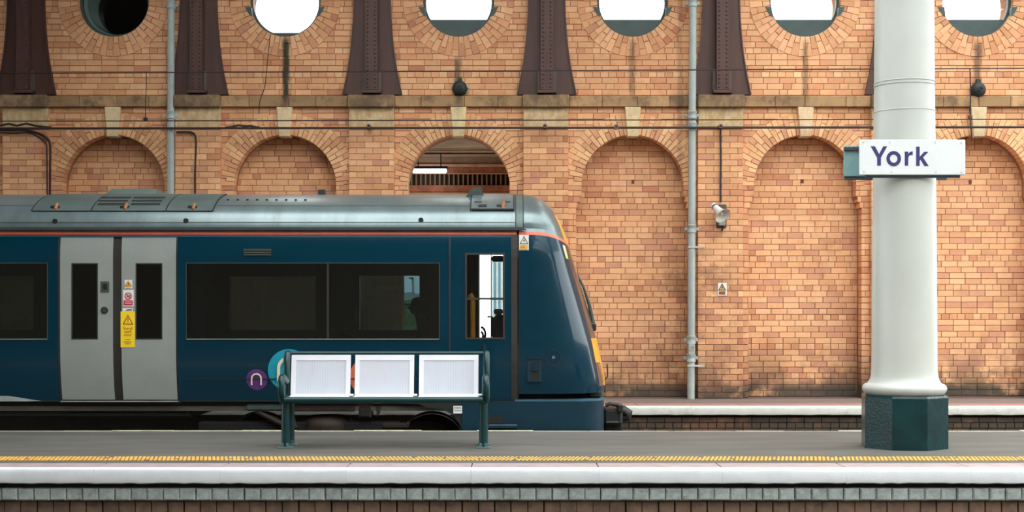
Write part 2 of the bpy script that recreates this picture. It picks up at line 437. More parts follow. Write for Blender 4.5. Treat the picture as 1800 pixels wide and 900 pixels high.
# platform face bricks: two rows in view, plus rows below
def face_row(name, y, z0, z1, wd, off, m, parent, ch, single, depth=.1, dz=.003, bull=False):
    base = MB(); base.brick(-wd/2+.004, wd/2-.004, 0, z1-z0, 0, depth, ch)
    mes = []
    for k in range(6):
        q = MB(); e = random.uniform(-.003, .003); q.brick(-wd/2+.003+e, wd/2-.003+random.uniform(-.003, .003), random.uniform(0, dz), z1-z0-random.uniform(0, dz), random.uniform(-.006, .006), depth, ch)
        mes.append(make_mesh(name, q, m, (0, 0, 0), True))
    x = XL+off
    while x < XR:
        if single and -9 < x < 9: inst(name, random.choice(mes), (x, y, z0), parent)
        x += wd
    return
hw_ = 28.6*NE/F
face_row('blue_brick', NE+.045, -.281, -.176, hw_, .02, M_ENG, nearp, .012, True)
face_row('brown_brick', NE+.10, -.395, -.290, 29.0*NE/F, .07, M_BRN, nearp, .006, True)
face_row('lower_brick', NE+.10, -.50, -.405, 29.0*NE/F, .0, M_BRN, nearp, .006, True)
# yellow studded line
b = MB(); b.box(XL, XR, 11.89, 12.22, -.01, .003); obj('line_bed', b, M_TACT, nearp)
b = MB()
pitch = .0365
for r in range(4):
    y = 11.93+r*.083; off = (r % 2)*pitch*.5
    n = int((XR-XL)/pitch)
    for i in range(n):
        x = XL+i*pitch+off+random.uniform(-.002, .002)
        if random.random() < .04: continue
        h = .009; a = .0105; l = .023
        b.add([(x-a, y-l, .002), (x+a, y-l, .002), (x+a, y+l, .002), (x-a, y+l, .002), (x-a*.75, y-l*.8, h), (x+a*.75, y-l*.8, h), (x+a*.75, y+l*.8, h), (x-a*.75, y+l*.8, h)],
              [(4, 5, 6, 7), (0, 1, 5, 4), (1, 2, 6, 5), (2, 3, 7, 6), (3, 0, 4, 7)])
obj('yellow_stud', b, M_YEL, nearp, label='worn yellow studs of the safety line', kind='stuff')

# far platform
FPE = 18.9
farp = root('trim_1', (0, 19.7, 0), 'narrow far platform with white edge at the foot of the brick wall', kind='structure')
b = MB(); b.box(XL, XR, FPE+.55, DBK, -.5, -.002); obj('tarmac_surface', b, mat('far_platform_tarmac', (118, 104, 98), .8, var=.15, scale=4, stretch=(.4, 2, 1)), farp)
b = MB(); b.box(XL, XR, FPE+.17, 20.5, -.82, -.13); obj('platform_core', b, M_DARKMORT, farp)
for k in range(-7, 8):
    coping(k*1.45+.3, k*1.45+1.75, FPE, FPE+.55, .126, M_COPING2, M_WHITE_OLD, farp)
def tones(lo=.62):
    return [lin(c) for c in ((230, 178, 134), (225, 170, 126), (219, 162, 120), (228, 175, 131), (213, 153, 115), (206, 146, 109), (236, 188, 144), (199, 136, 104), (221, 166, 124), (209, 152, 121), (230, 176, 136), (196, 130, 103))]
TONES = tones()
WEIGHT = [6, 6, 6, 6, 3.5, 2, 1.6, .5, 6, 1.4, 5, .25]
def tone(k=1.0):
    c = random.choices(TONES, WEIGHT)[0]; j = random.uniform(.90, 1.06)*k
    return tuple(v*j for v in c)
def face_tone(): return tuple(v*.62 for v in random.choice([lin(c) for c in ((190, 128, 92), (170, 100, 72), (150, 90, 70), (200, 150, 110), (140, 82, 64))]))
z = -.165
for r in range(7):
    wd = .243 if r % 2 == 0 else .122
    x = XL+(r*.061)
    stuff = MB()
    while x < XR:
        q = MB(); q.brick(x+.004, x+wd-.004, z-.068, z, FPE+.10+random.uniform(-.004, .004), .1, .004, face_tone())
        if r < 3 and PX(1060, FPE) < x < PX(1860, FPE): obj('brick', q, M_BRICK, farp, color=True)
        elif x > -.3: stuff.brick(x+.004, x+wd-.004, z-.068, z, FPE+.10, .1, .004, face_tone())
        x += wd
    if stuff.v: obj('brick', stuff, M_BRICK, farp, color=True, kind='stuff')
    z -= .078

# ------------------------------------------------------------------ the brick wall
def spline(cu, pts):
    s = cu.splines.new('POLY'); s.points.add(len(pts)-1); s.use_cyclic_u = True
    for p, (x, z) in zip(s.points, pts): p.co = (x, z, 0, 1)
def slab(outer, holes, y0, y1):
    cu = bpy.data.curves.new('slab', 'CURVE'); cu.dimensions = '2D'; cu.fill_mode = 'BOTH'; cu.extrude = (y1-y0)/2
    spline(cu, outer)
    for h in holes: spline(cu, h)
    o = bpy.data.objects.new('slab', cu); COL.objects.link(o)
    me = bpy.data.meshes.new_from_object(o.evaluated_get(bpy.context.evaluated_depsgraph_get()))
    mb = MB(); ym = (y0+y1)/2
    mb.add([(v.co.x, ym-v.co.z, v.co.y) for v in me.vertices], [tuple(p.vertices) for p in me.polygons])
    bpy.data.objects.remove(o); bpy.data.meshes.remove(me); bpy.data.curves.remove(cu); return mb
k1 = DW/F
RI = 89.3*k1; RO = 128*k1; ZSP = PZ(327, DW); JB = 99*k1
OZ = PZ(2, DW); ORI = 62*k1; ORO = 98*k1
ZTOP = 9.3
CR = .0895            # course height
ACX = [PX(a, DW) for a in ARC]
def jamb(z):
    # half width of the opening at height z
    if z >= ZSP: return sqrt(max(0, RI*RI-(z-ZSP)**2)) if z < ZSP+RI else 0
    zc = PZ(345, DW)
    if z > zc: return RI
    st = min(3, int((zc-z)/CR)+1)
    return RI+(JB-RI)*st/3
def arch_pts(cx, e=.012):
    pts = []
    n = 28
    for i in range(n+1):
        a = pi*i/n; pts.append((cx+(RI+e)*cos(a), ZSP+(RI+e)*sin(a)))
    pts += [(cx-RI-e, PZ(345, DW)), (cx-JB-e, PZ(366, DW)), (cx-JB-e, .004), (cx+JB+e, .004), (cx+JB+e, PZ(366, DW)), (cx+RI+e, PZ(345, DW))]
    return pts
holes = []
for cx in ACX:
    holes.append(arch_pts(cx)); holes.append([(cx+(ORI+.012)*cos(2*pi*i/48), OZ+(ORI+.012)*sin(2*pi*i/48)) for i in range(48)])
wallb = root('wall_back', (0, DW, 0), 'buff brick station wall with blocked arches and round windows', kind='structure')
mb = slab([(XL, -.1), (XR, -.1), (XR, ZTOP), (XL, ZTOP)], holes, DW+.012, DBK)
obj('mortar_core', mb, M_MORTAR, wallb)

def lay(x0, x1, kind, ph):
    # cut a course into bricks
    out = []; x = x0; wd = .2435 if kind == 's' else .1215
    first = wd*ph
    if first > .04: out.append((x, min(x1, x+first))); x += first
    while x < x1-.001:
        wv = wd
        if kind == 's' and random.random() < .07: wv = .1215
        e = min(x1, x+wv)
        if x1-e < .045: e = x1
        out.append((x, e)); x = e
    return out
def subtract(iv, a, c):
    out = []
    for x0, x1 in iv:
        if c <= x0 or a >= x1: out.append((x0, x1)); continue
        if a > x0+.02: out.append((x0, a))
        if c < x1-.02: out.append((c, x1))
    return out
def pix(x, z, d): return (900+x*F/d, HY+(CZ-z)*F/d)
VAR = {}
def shared_brick(wd, ht, depth, k=1.0):
    key = (round(wd, 2), round(ht, 3), depth, random.randrange(9), k)
    if key not in VAR:
        q = MB(); q.brick(-key[0]/2+.003, key[0]/2-.003, 0, ht, random.uniform(-.003, .003), depth, .004, tone(k)); VAR[key] = make_mesh('brick', q, M_BRICK, (0, 0, 0), False, True)
    return VAR[key]

row0 = 0.0
cand = []
ZC0, ZC1 = PZ(188, DW), PZ(168, DW)
rows = int((ZTOP-.02)/CR)
for r in range(rows):
    z0 = .01+r*CR; z1 = z0+CR-.0062; zm = (z0+z1)/2
    if z1 > ZC0 and z0 < ZC1 and r: 
        if not (z0 < ZC0-.03 or z1 > ZC1+.03): continue
    kind = 'h' if r % 4 == 2 else 's'
    iv = [(XL, XR)]
    for cx in ACX:
        if zm < ZSP+RI+.15:
            if zm >= ZSP:
                rm = RI+.12; dz = zm-ZSP
                if dz < rm: h = sqrt(rm*rm-dz*dz); iv = subtract(iv, cx-h, cx+h)
            else:
                h = jamb(zm); iv = subtract(iv, cx-h, cx+h)
        rm = ORI+.12; dz = abs(zm-OZ)
        if dz < rm: h = sqrt(rm*rm-dz*dz); iv = subtract(iv, cx-h, cx+h)
    if zm < PZ(168, DW):
        for p in PIL:
            c = PX(p, DW); iv = subtract(iv, c-.29, c+.29)
    for a, c in iv:
        for x0, x1 in lay(a, c, kind, random.choice((0, .25, .5, .75)) if kind == 's' else random.choice((0, .5))):
            cand.append((x0, x1, z0, z1))
rest = MB(); single = []
for (x0, x1, z0, z1) in cand:
    px, py = pix((x0+x1)/2, (z0+z1)/2, DW)
    if 1000 < px < 1530 and 0 < py < 700 and x1-x0 > .2: single.append((x0, x1, z0, z1, px, py))
random.shuffle(single)
single.sort(key=lambda s: -(s[1]-s[0]) if abs(s[1]-s[0]-.2435) > .002 else -.2435)
chosen = set((s[0], s[2]) for s in single[:300])
for (x0, x1, z0, z1) in cand:
    if (x0, z0) in chosen:
        me = shared_brick(x1-x0, z1-z0, .2); inst('brick', me, ((x0+x1)/2, DW, z0), wallb)
    else:
        rest.brick(x0+.003, x1-.003, z0+random.uniform(0, .002), z1-random.uniform(0, .002), DW+random.uniform(-.003, .003), .2, .004, tone())
obj('brick', rest, M_BRICK, wallb, color=True, kind='stuff')

# arch surrounds: voussoirs, keystone, brick infill
def wedge(r0, r1, da, y0, depth, c, ch=.004):
    # brick of a radial course, centred on the +z direction, apex at the origin
    pts = []
    for r in (r0, r1): pts.append((r*sin(da/2)-.0035, r))
    (wa, ra), (wb, rb) = pts
    ra += .004; rb -= .004
    q = MB()
    def loop(e, y): return [(-wa+e, y, ra+e), (wa-e, y, ra+e), (wb-e, y, rb-e), (-wb+e, y, rb-e)]
    vs = loop(ch, y0)+loop(0, y0+ch)+loop(0, y0+depth)
    fs = [(0, 1, 2, 3)]
    for k in (0, 4):
        for i in range(4): fs.append((k+i, k+4+i, k+4+(i+1) % 4, k+(i+1) % 4))
    q.add(vs, fs, c); return q
def ring_tone():
    c = lin(random.choice(((233, 187, 140), (229, 180, 133), (225, 174, 129), (231, 182, 138), (220, 166, 123), (212, 156, 117)))); j = random.uniform(.95, 1.05)
    return tuple(v*j for v in c)
NV = 38; DA = pi/NV
split_a = RI+(RO-RI)*.38; split_b = RI+(RO-RI)*.64
WED = {}
def wedge_mesh(r0, r1, da, dep, plain=False):
    key = (round(r0, 3), round(r1, 3), round(da, 4), random.randrange(10), plain)
    if key not in WED: WED[key] = make_mesh('voussoir', wedge(r0, r1, da, random.uniform(-.003, .003), dep, tone(.95) if plain else ring_tone()), M_BRICK, (0, 0, 0), False, True)
    return WED[key]
places = ['far left', 'second', 'open', 'fourth', 'fifth', 'sixth']
ALAB = ['brick arch far left, blocked, behind the train doors', 'blocked brick arch above the wide train windows, under the green streak',
        'open brick arch with a lit tube lamp seen through it', 'blocked brick arch just right of the train nose',
        'blocked brick arch between the downpipe loudspeaker and the white column', 'blocked brick arch behind the right end of the York sign']
tn = 2
for i, cx in enumerate(ACX):
    vis = 1 <= i <= 6
    an = root('trim_%d' % tn, (cx, DW, ZSP), ALAB[i-1] if vis else ('brick arch beyond the left edge of the view' if i == 0 else 'brick arch beyond the right edge of the view'), kind='structure'); tn += 1
    bulk = MB()
    for v in range(NV):
        a = -pi/2+DA*(v+.5)
        if abs(a) < .083: continue      # keystone
        sp = split_a if v % 2 else split_b
        for r0, r1 in ((RI, sp), (sp, RO)):
            # voussoirs are cut off by the pilasters
            rm = (r0+r1)/2
            if abs(rm*sin(a)) > 113*k1: continue
            dep = .20 if r0 == RI else .08
            me = wedge_mesh(r0, r1, DA, dep)
            inst('voussoir', me, (cx, DW-.010, ZSP), an, (0, a, 0))
    # keystone
    kb = MB(); zt, zb = PZ(189, DW), PZ(241, DW); kt, kbm = 14*k1, 9.8*k1
    yf = DW-.07
    def loop(e, y): return [(cx-kbm+e, y, zb+e), (cx+kbm-e, y, zb+e), (cx+kt-e, y, zt-e), (cx-kt+e, y, zt-e)]
    kb.add(loop(.01, yf)+loop(0, yf+.01)+loop(0, DW+.15), [(0, 1, 2, 3)]+[(k+q, k+4+q, k+4+(q+1) % 4, k+(q+1) % 4) for k in (0, 4) for q in range(4)]+[(8, 9, 10, 11)], tuple(v*random.uniform(.9, 1.05) for v in lin((228, 202, 160))))
    ko = obj('keystone', kb, M_STONE, an, color=True)
    if i == 3:
        for dx in (-2.6, 2.6):
            q = MB(); q.disc(cx+dx*k1, PZ(226, DW), .011, yf-.003, yf+.02, 12); obj('bolt_hole', q, M_SLOT, ko)
    # jamb returns below the springing
    # infill
    if i != 3:
        core = MB(); core.box(cx-JB-.05, cx+JB+.05, DNI+.012, DBK, -.05, ZSP+RI+.05); obj('infill_core', core, M_MORTAR, an)
        z = .01+random.uniform(0, .03); r = 0; bulk = MB()
        nsingle = 0
        while z < ZSP+RI-.02:
            kind = 'h' if r % 5 == 3 else 's'
            hw = jamb(max(z-.02, 0)) + .03
            hw = max(hw, .05)
            for x0, x1 in lay(cx-hw, cx+hw, kind, random.choice((0, .25, .5, .75))):
                px, py = pix((x0+x1)/2, z+.04, DNI)
                show = vis and 0 < px < 1800 and 230 < py < 700 and not (px < 960 and py > 350) and not (1535 < px < 1640) and not (px < 1045 and py > 400 and py > 400+(px-985)*3.2)
                if show and nsingle < 290:
                    inst('brick', shared_brick(x1-x0, CR-.0062, .06, 1.0), ((x0+x1)/2, DNI, z), an); nsingle += 1
                else: bulk.brick(x0+.003, x1-.003, z, z+CR-.0062, DNI+random.uniform(-.002, .002), .06, .004, tone())
            z += CR; r += 1
        if bulk.v: obj('brick', bulk, M_BRICK, an, color=True, kind='stuff')
        q = MB(); hx, hz = cx+random.uniform(-.05, .1), PZ(318+random.uniform(-4, 4), DNI); q.box(hx-.022, hx+.022, DNI-.006, DNI+.02, hz-.03, hz+.03)
        if i in (4, 5, 6): obj('vent_hole', q, mat('dark_hole', (92, 62, 52), .9), an)

# round windows
oc_lab = ['round window at far left with dark glass in green frame', 'round window blown white with a green stain running down below it',
          'round window with dark green sill panel, above the open arch', 'round window with dark green sill panel, above the train nose',
          'round window with dark green sill panel, between right downpipe and white column', 'round window with dark green sill panel, right of the white column']
RLAB = ['with dark glass at far left', 'with the green stain below it', 'above the open arch', 'above the train nose', 'between right downpipe and white column', 'right of the white column']
NO = 48; DO = 2*pi/NO
osa = ORI+(ORO-ORI)*.36; osb = ORI+(ORO-ORI)*.66
for i, cx in enumerate(ACX):
    vis = 1 <= i <= 6
    lab = 'radial brick ring around the round window '+(RLAB[i-1] if vis else 'out of view past the '+('left' if i == 0 else 'right')+' edge')
    rg = root('trim_%d' % tn, (cx, DW, OZ), lab, kind='structure'); tn += 1
    up = MB()
    for v in range(NO):
        a = DO*(v+.5)
        sp = osa if v % 2 else osb
        for r0, r1 in ((ORI, sp), (sp, ORO)):
            dep = .22 if r0 == ORI else .08
            if vis and cos(a) < .12: inst('voussoir', wedge_mesh(r0, r1, DO, dep, True), (cx, DW-.010, OZ), rg, (0, a, 0))
            else:
                q = wedge(r0, r1, DO, 0, dep, tone(1.02)); ca, sa = cos(a), sin(a)
                up.add([(cx+x*ca+zz*sa, DW-.010+y, OZ-x*sa+zz*ca) for x, y, zz in q.v], q.f, q.c[0])
    obj('voussoir', up, M_BRICK, rg, color=True, kind='stuff')
    wn = root('window_%d' % (i+1), (cx, DW+.15, OZ), oc_lab[i-1] if vis else 'round window out of view past the '+('left' if i == 0 else 'right')+' edge', kind='structure')
    q = MB(); q.ring(cx, OZ, ORI-.035, ORI+.01, DW+.10, DW+.17, 48); obj('frame', q, M_WFRAME, wn, smooth=True)
    if i == 1 or i == 0:
        q = MB(); q.lathe([(ORI-.005, 0), (ORI-.055, .05), (ORI-.075, .08), (ORI-.11, .5), (ORI-.12, .5), (ORI-.085, .07)], 48, Matrix.Translation((cx, DW+.16, OZ)) @ Matrix.Rotation(-pi/2, 4, 'X'), cap=False)
        obj('inner_sleeve', q, mat('grey_green_sleeve', (92, 112, 106), .5), wn, smooth=True)
        q = MB(); q.disc(cx, OZ, ORI-.1, DW+.62, DW+.63); obj('pane', q, G_DARK, wn)
        q = MB(); q.box(cx-1, cx+1, DW+1.0, DW+1.1, OZ-1, OZ+1); obj('sky_blocker', q, mat('sky_blocker', (40, 44, 40), .9), wn)  # added dark board in place of the building that hides the sky
    else:
        ych = 58 if i == 2 else 35
        hz = PZ(ych, DW+.13); rr = ORI-.03; dz = hz-OZ
        a0 = math.asin(max(-1, dz/rr)); pts = []
        for k in range(25):
            a = pi-a0+(2*a0+pi)*k/24 if False else (pi-a0)+((2*pi+a0)-(pi-a0))*k/24
            pts.append((cx+rr*cos(a), OZ+rr*sin(a)))
        q = MB(); q.prism(pts, DW+.12, DW+.14); obj('sill_panel', q, M_WFRAME, wn)
        q = MB(); q.disc(cx, OZ, rr, DW+.15, DW+.155); obj('pane', q, G_CLEAR, wn)
        if i != 1:
            for sx in (-1, 1):
                pr = [(cx+sx*59*k1, PZ(13, DW)), (cx+sx*70*k1, PZ(12.5, DW)), (cx+sx*64*k1, PZ(24, DW)), (cx+sx*57*k1, PZ(30, DW))]
                q = MB(); q.prism(pr, DW-.02, DW+.08); obj('frame_lug', q, M_WFRAME, wn)

# pilasters with stone caps
plab = ['pilaster beyond the left edge', 'pilaster at the far left edge under the first iron rib', 'pilaster beside the left downpipe', 'pilaster left of the open arch',
        'pilaster right of the open arch', 'pilaster with the horn loudspeaker and the warning plate', 'pilaster hidden behind the white column', 'pilaster beyond the right edge', 'pilaster far beyond the right edge']
kp = DPIL/F
for i, p in enumerate(PIL):
    cx = PX(p, DPIL); hw = 40*kp
    pn = root('trim_%d' % tn, (cx, DPIL, 0), 'buff brick '+plab[i]+', stone capped', kind='structure'); tn += 1
    q = MB(); q.box(cx-hw+.012, cx+hw-.012, DPIL+.012, DW+.05, -.05, PZ(190, DPIL)); obj('mortar_core', q, M_MORTAR, pn)
    z = .01; r = 0; bulk = MB()
    zt = PZ(226, DPIL)
    while z < zt-.03:
        ht = min(CR-.0062, zt-z-.006)
        cuts = [cx-hw, cx-hw+.24, cx-hw+.48, cx+hw] if r % 2 == 0 else [cx-hw, cx-hw+.12, cx-hw+.36, cx-hw+.60, cx+hw]
        if r % 2 and hw*2-.60 < .06: cuts = cuts[:-2]+[cx+hw]
        for x0, x1 in zip(cuts[:-1], cuts[1:]):
            px, py = pix((x0+x1)/2, z, DPIL)
            vis = (0 < px < 900 and py < 345) or (900 <= px < 1480 and py < 700 and not (px < 1010 and py > 420))
            if vis: inst('brick', shared_brick(x1-x0, ht, .10), ((x0+x1)/2, DPIL, z), pn)
            else: bulk.brick(x0+.003, x1-.003, z, z+ht, DPIL, .10, .004, tone())
        z += CR; r += 1
    if bulk.v: obj('brick', bulk, M_BRICK, pn, color=True, kind='stuff')
    q = MB(); q.bbox(cx-39.5*kp, cx+39.5*kp, DPIL-.02, DW+.05, PZ(225, DPIL), PZ(189.5, DPIL), .008, lin((186, 152, 108))); obj('stone_block', q, M_STONE, pn, color=True)
    q = MB(); q.bbox(cx-41*kp, cx+41*kp, DPIL-.10, DW+.05, PZ(188, DPIL-.1), PZ(166, DPIL-.1), .012, lin((118, 98, 76))); obj('cap_stone', q, M_CORN, pn, color=True)

# string course between the pilasters
cn = root('trim_%d' % tn, (0, DW, PZ(178, DW)), 'weathered sandstone string course running between the pilaster caps', kind='structure'); tn += 1
for i in range(len(PIL)-1):
    a = PX(PIL[i]+41, DW); c = PX(PIL[i+1]-41, DW)
    cuts = sorted(a+(c-a)*f for f in ([0, 1]+[.24+random.uniform(-.05, .05), .5+random.uniform(-.06, .06), .76+random.uniform(-.05, .05)]))
    for x0, x1 in zip(cuts[:-1], cuts[1:]):
        q = MB(); j = random.uniform(.62, 1.12)
        q.bbox(x0+.002, x1-.002, DW-.075+random.uniform(-.006, .006), DW+.05, PZ(187.5, DW-.07), PZ(168.5, DW-.07), .009, tuple(v*j for v in lin((182, 144, 104)))); obj('string_stone', q, M_CORN, cn, color=True)

# iron ribs of the roof
prof = [(166, 52), (150, 48.5), (133, 45), (110, 41), (85, 37.5), (60, 35), (30, 33), (0, 32), (-500, 31)]
rl = ['at the left edge of the view', 'right of the left downpipe', 'left of the open arch', 'right of the open arch, above the train nose', 'right of the right downpipe', 'mostly hidden behind the white column']
for i, p in enumerate(PIL[1:7]):
    d = DW-.06; cx = PX(p+1.5, d); kd = d/F
    rb = root('iron_rib', (cx, d, PZ(166, d)), 'flared maroon riveted iron rib '+rl[i], 'ironwork', 'roof ribs standing on the pilasters')
    pts = [(cx-h*kd, PZ(y, d)) for y, h in prof]+[(cx+h*kd, PZ(y, d)) for y, h in prof[::-1]]
    q = MB(); q.prism(pts, d, DW+.02); obj('flared_plate', q, M_IRON, rb)
    q = MB(); q.box(cx-11*kd, cx+11*kd, d-.16, d, PZ(160, d), PZ(-500, d)); obj('web_bar', q, M_IRON, rb)
    for sx in (-1, 1):
        q = MB(); q.box(cx+sx*11*kd, cx+sx*16.5*kd, d-.07, d, PZ(163, d), PZ(126, d)); obj('gusset', q, mat('grey_brown_iron', (84, 72, 66), .6), rb)
        q = MB(); q.prism([(cx+sx*(h-1.5)*kd, PZ(y, d)) for y, h in prof]+[(cx+sx*(h+.8)*kd, PZ(y, d)) for y, h in prof[::-1]], d-.02, d); obj('edge_flange', q, M_IRON, rb)
    q = MB(); q.box(cx-16.5*kd, cx+16.5*kd, d-.18, d, PZ(166, d), PZ(161, d)); obj('foot_plate', q, M_IRON, rb)
    q = MB(); y = 156
    while y > -20:
        for sx in (-6.4, 6.4): q.lathe([(.017, 0), (.014, .009), (.006, .014)], 7, Matrix.Translation((cx+sx*kd, d-.16, PZ(y, d))) @ Matrix.Rotation(pi/2, 4, 'X'))
        y -= 7.4
    obj('rivet', q, M_IRON, rb, kind='stuff', smooth=True)

# ------------------------------------------------------------------ unseen station roof and walls, laid out to shape the light
b = MB(); b.box(-60, 3.2, 16.2, DW+.3, 9.3, 9.5); b.box(-60, 3.2, -13, 1.5, 9.3, 9.5); b.box(-60, -5.6, 1.5, 16.2, 9.3, 9.5)  # unseen shed roof, gap left open so light falls off leftwards
obj('ceiling', b, mat('unseen_shed_roof', (70, 74, 74), .9), kind='structure', label='unseen train shed roof, its opening shaped to darken the left part of the tracks')
b = MB(); b.box(-60, 40, -13.3, -13, -.82, 9.3)  # added wall keeps the bright horizon out of the train's reflections
obj('wall_front', b, mat('added_opposite_wall', (100, 96, 88), .9), kind='structure', label='unseen opposite station wall behind the viewer, added to darken train reflections')
b = MB()
for k in range(24):
    x = -5.3+k*1.25; b.box(x, x+.16, -13, DW+.3, 9.3, 9.6)
for y in (-6, 0, 6, 12, 18): b.box(-5.6, 23.2, y, y+.3, 9.2, 9.5)
obj('trim_%d' % tn, b, mat('roof_glazing_bar', (60, 64, 66), .8), kind='structure', label='dark glazing bars of the glass train shed roof high overhead')
tn += 1
b = MB(); b.box(38, 38.4, -13, 30, -.82, 6.5)  # made-up block that darkens what the train nose reflects
obj('wall_right', b, mat('reflection_block', (92, 84, 76), .9), kind='structure', label='made-up dull block past the right end, added to darken nose reflections')

# ------------------------------------------------------------------ the train
T0 = 15.05; KT = T0/F; TM = T0+1.345; HWT = 1.345
def TX(px): return (px-900)*KT
def TZ(py): return CZ-(py-HY)*KT
ZCAN = 2.22
def toff(z):
    # how far the side leans in from the vertical at height z
    if z < .95: return .012*0+.115*((.95-z)/.75)**2
    if z > 1.9: return .05*((z-1.9)/.32)**2
    return 0
train = root('passenger_train', (-3.5, TM, -.82), 'deep blue diesel train carriage with silver doors and roof, standing at the brick wall', 'train')
def shell(us, vs, mask, front, back):
    # grid skin with thickness; cells whose mask is false are left out
    nu, nv = len(us), len(vs); mb = MB(); idf = {}; idb = {}
    vsx = []
    def vf(i, j):
        if (i, j) not in idf: idf[i, j] = len(vsx); vsx.append(front(us[i], vs[j]))
        return idf[i, j]
    def vb(i, j):
        if (i, j) not in idb: idb[i, j] = len(vsx); vsx.append(back(us[i], vs[j]))
        return idb[i, j]
    fs = []
    ok = lambda i, j: 0 <= i < nu-1 and 0 <= j < nv-1 and mask(i, j)
    for i in range(nu-1):
        for j in range(nv-1):
            if not ok(i, j): continue
            fs.append((vf(i, j), vf(i+1, j), vf(i+1, j+1), vf(i, j+1)))
            fs.append((vb(i, j), vb(i, j+1), vb(i+1, j+1), vb(i+1, j)))
            if not ok(i-1, j): fs.append((vf(i, j), vf(i, j+1), vb(i, j+1), vb(i, j)))
            if not ok(i+1, j): fs.append((vf(i+1, j), vb(i+1, j), vb(i+1, j+1), vf(i+1, j+1)))
            if not ok(i, j-1): fs.append((vf(i, j), vb(i, j), vb(i+1, j), vf(i+1, j)))
            if not ok(i, j+1): fs.append((vf(i, j+1), vf(i+1, j+1), vb(i+1, j+1), vb(i, j+1)))
    mb.add(vsx, fs); return mb
def lin_split(a, step):
    out = []
    for x0, x1 in zip(a[:-1], a[1:]):
        n = max(1, int(math.ceil((x1-x0)/step)))
        out += [x0+(x1-x0)*k/n for k in range(n)]
    return out+[a[-1]]
def side_panel(x0, x1, z0, z1, holes, side=-1, off=0, th=.05, zs=(), xs=()):
    bx = sorted(set([x0, x1]+[v for h in holes for v in h[:2] if x0 < v < x1]+list(xs)))
    bz = sorted(set([z0, z1]+[v for h in holes for v in h[2:] if z0 < v < z1]+[v for v in (.3, .45, .6, .75, .95, 1.2, 1.5, 1.9, 2.0, 2.1, 2.2) if z0 < v < z1]))
    def mask(i, j):
        xm = (bx[i]+bx[i+1])/2; zm = (bz[j]+bz[j+1])/2
        return not any(h[0] < xm < h[1] and h[2] < zm < h[3] for h in holes)
    def fr(x, z):
        o = toff(z)+off
        return (x, T0+o, z) if side < 0 else (x, TM+HWT-o, z)
    def bk(x, z):
        o = toff(z)+off+th
        return (x, T0+o, z) if side < 0 else (x, TM+HWT-o, z)
    return shell(bx, bz, mask, fr, bk)
XB = -9.2; XC = TX(912)
ZB, ZT = TZ(706), TZ(412.5)
near_holes = [(TX(-300), TX(83), TZ(595), TZ(463)), (TX(101), TX(312), ZB-.1, TZ(415)), (TX(328), TX(772), TZ(595), TZ(463)), (TX(819), TX(886), TZ(595), TZ(446))]
DF = TM+HWT
def FX(px): return PX(px, DF)
def FZ(py): return PZ(py, DF)
far_holes = [(FX(-60), FX(62), FZ(580), FZ(486)), (FX(405), FX(556), FZ(580), FZ(486)), (FX(633), FX(738), FZ(580), FZ(485)), (FX(838), FX(893), FZ(596), FZ(440))]
obj('body_side', side_panel(XB, XC, ZB, ZT, near_holes), M_BLUE, train, smooth=True)
obj('body_side', side_panel(XB, XC, ZB, ZT, far_holes, 1), M_BLUE, train, smooth=True)
def strip(name, x0, x1, py0, py1, m, parent, off=-.004, th=.05, label=None):
    return obj(name, side_panel(x0, x1, TZ(py1), TZ(py0), [], -1, off, th), m, parent, label)
strip('orange_stripe', XB, TX(908), 406.8, 412, M_ORANGE, train)
strip('stripe_dark_line', XB, TX(908), 412, 414.3, M_GASKET, train, -.002)  # thin dark line along the lower edge of the orange stripe
strip('stripe_pale_line', XB, TX(905), 414.3, 415.3, mat('pale_blue_line', (70, 120, 140), .4), train, -.003)  # thin pale blue line just below the dark one
strip('grey_band', XB, TX(910), 403.6, 406.8, mat('band_grey', (104, 104, 100), .5), train, .006)
q = MB(); q.box(XB, TX(915), T0+.012, T0+.1, TZ(404), TZ(399.5)); obj('gutter', q, M_GASKET, train)
q = MB(); q.prism([(XB, TZ(399.5)), (TX(916), TZ(399.5)), (TX(927), TZ(404.5)), (TX(918), TZ(404.5)), (XB, TZ(404.5))], T0-.012, T0+.02); obj('gutter_lip', q, mat('gutter_lip', (52, 60, 62), .5), train)
# seams
for px, w_, y0, y1, m in ((790.5, 1.4, 416, 706, M_GASKET), (905, 6.5, 412, 706, M_TRIMB), (911, 1.2, 412, 706, M_GASKET)):
    strip('body_seam', TX(px-w_), TX(px+w_), y0, y1, m, train, -.006)
strip('body_seam', TX(330), TX(788), 666, 667.2, M_GASKET, train, -.0035)

# roof
RR = .465; ZC = TZ(400)
def roof_pt(x, t, e=0): return (x, TM-(HWT-.035+e)*cos(t), ZC+(RR+e)*sin(t))
def roof_patch(x0, x1, t0, t1, e0, e1, nx=1, nt=10):
    us = [x0+(x1-x0)*i/nx for i in range(nx+1)]; ts = [t0+(t1-t0)*i/nt for i in range(nt+1)]
    return shell(us, ts, lambda i, j: True, lambda x, t: roof_pt(x, t, e1), lambda x, t: roof_pt(x, t, e0))
def roof_t(py):
    # angle on the roof curve seen at row py
    best = None
    for k in range(400):
        t = pi/2*k/400; x, y, z = roof_pt(0, t); yy = HY-(z-CZ)*F/y
        if best is None or abs(yy-py) < best[0]: best = (abs(yy-py), t)
    return best[1]
def RX(px, py):
    t = roof_t(py); d = roof_pt(0, t)[1]; return (px-900)*d/F
obj('roof', roof_patch(XB, TX(912), 0, pi, -.05, 0, 24, 40), M_ROOF, train, smooth=True)
obj('roof_rib', roof_patch(XB, TX(909), roof_t(391.6), roof_t(390.2), -.01, .004, 1, 1), M_ALU, train)
obj('roof_rib', roof_patch(XB, TX(909), roof_t(362), roof_t(361), -.01, .003, 1, 1), M_ROOFD, train)
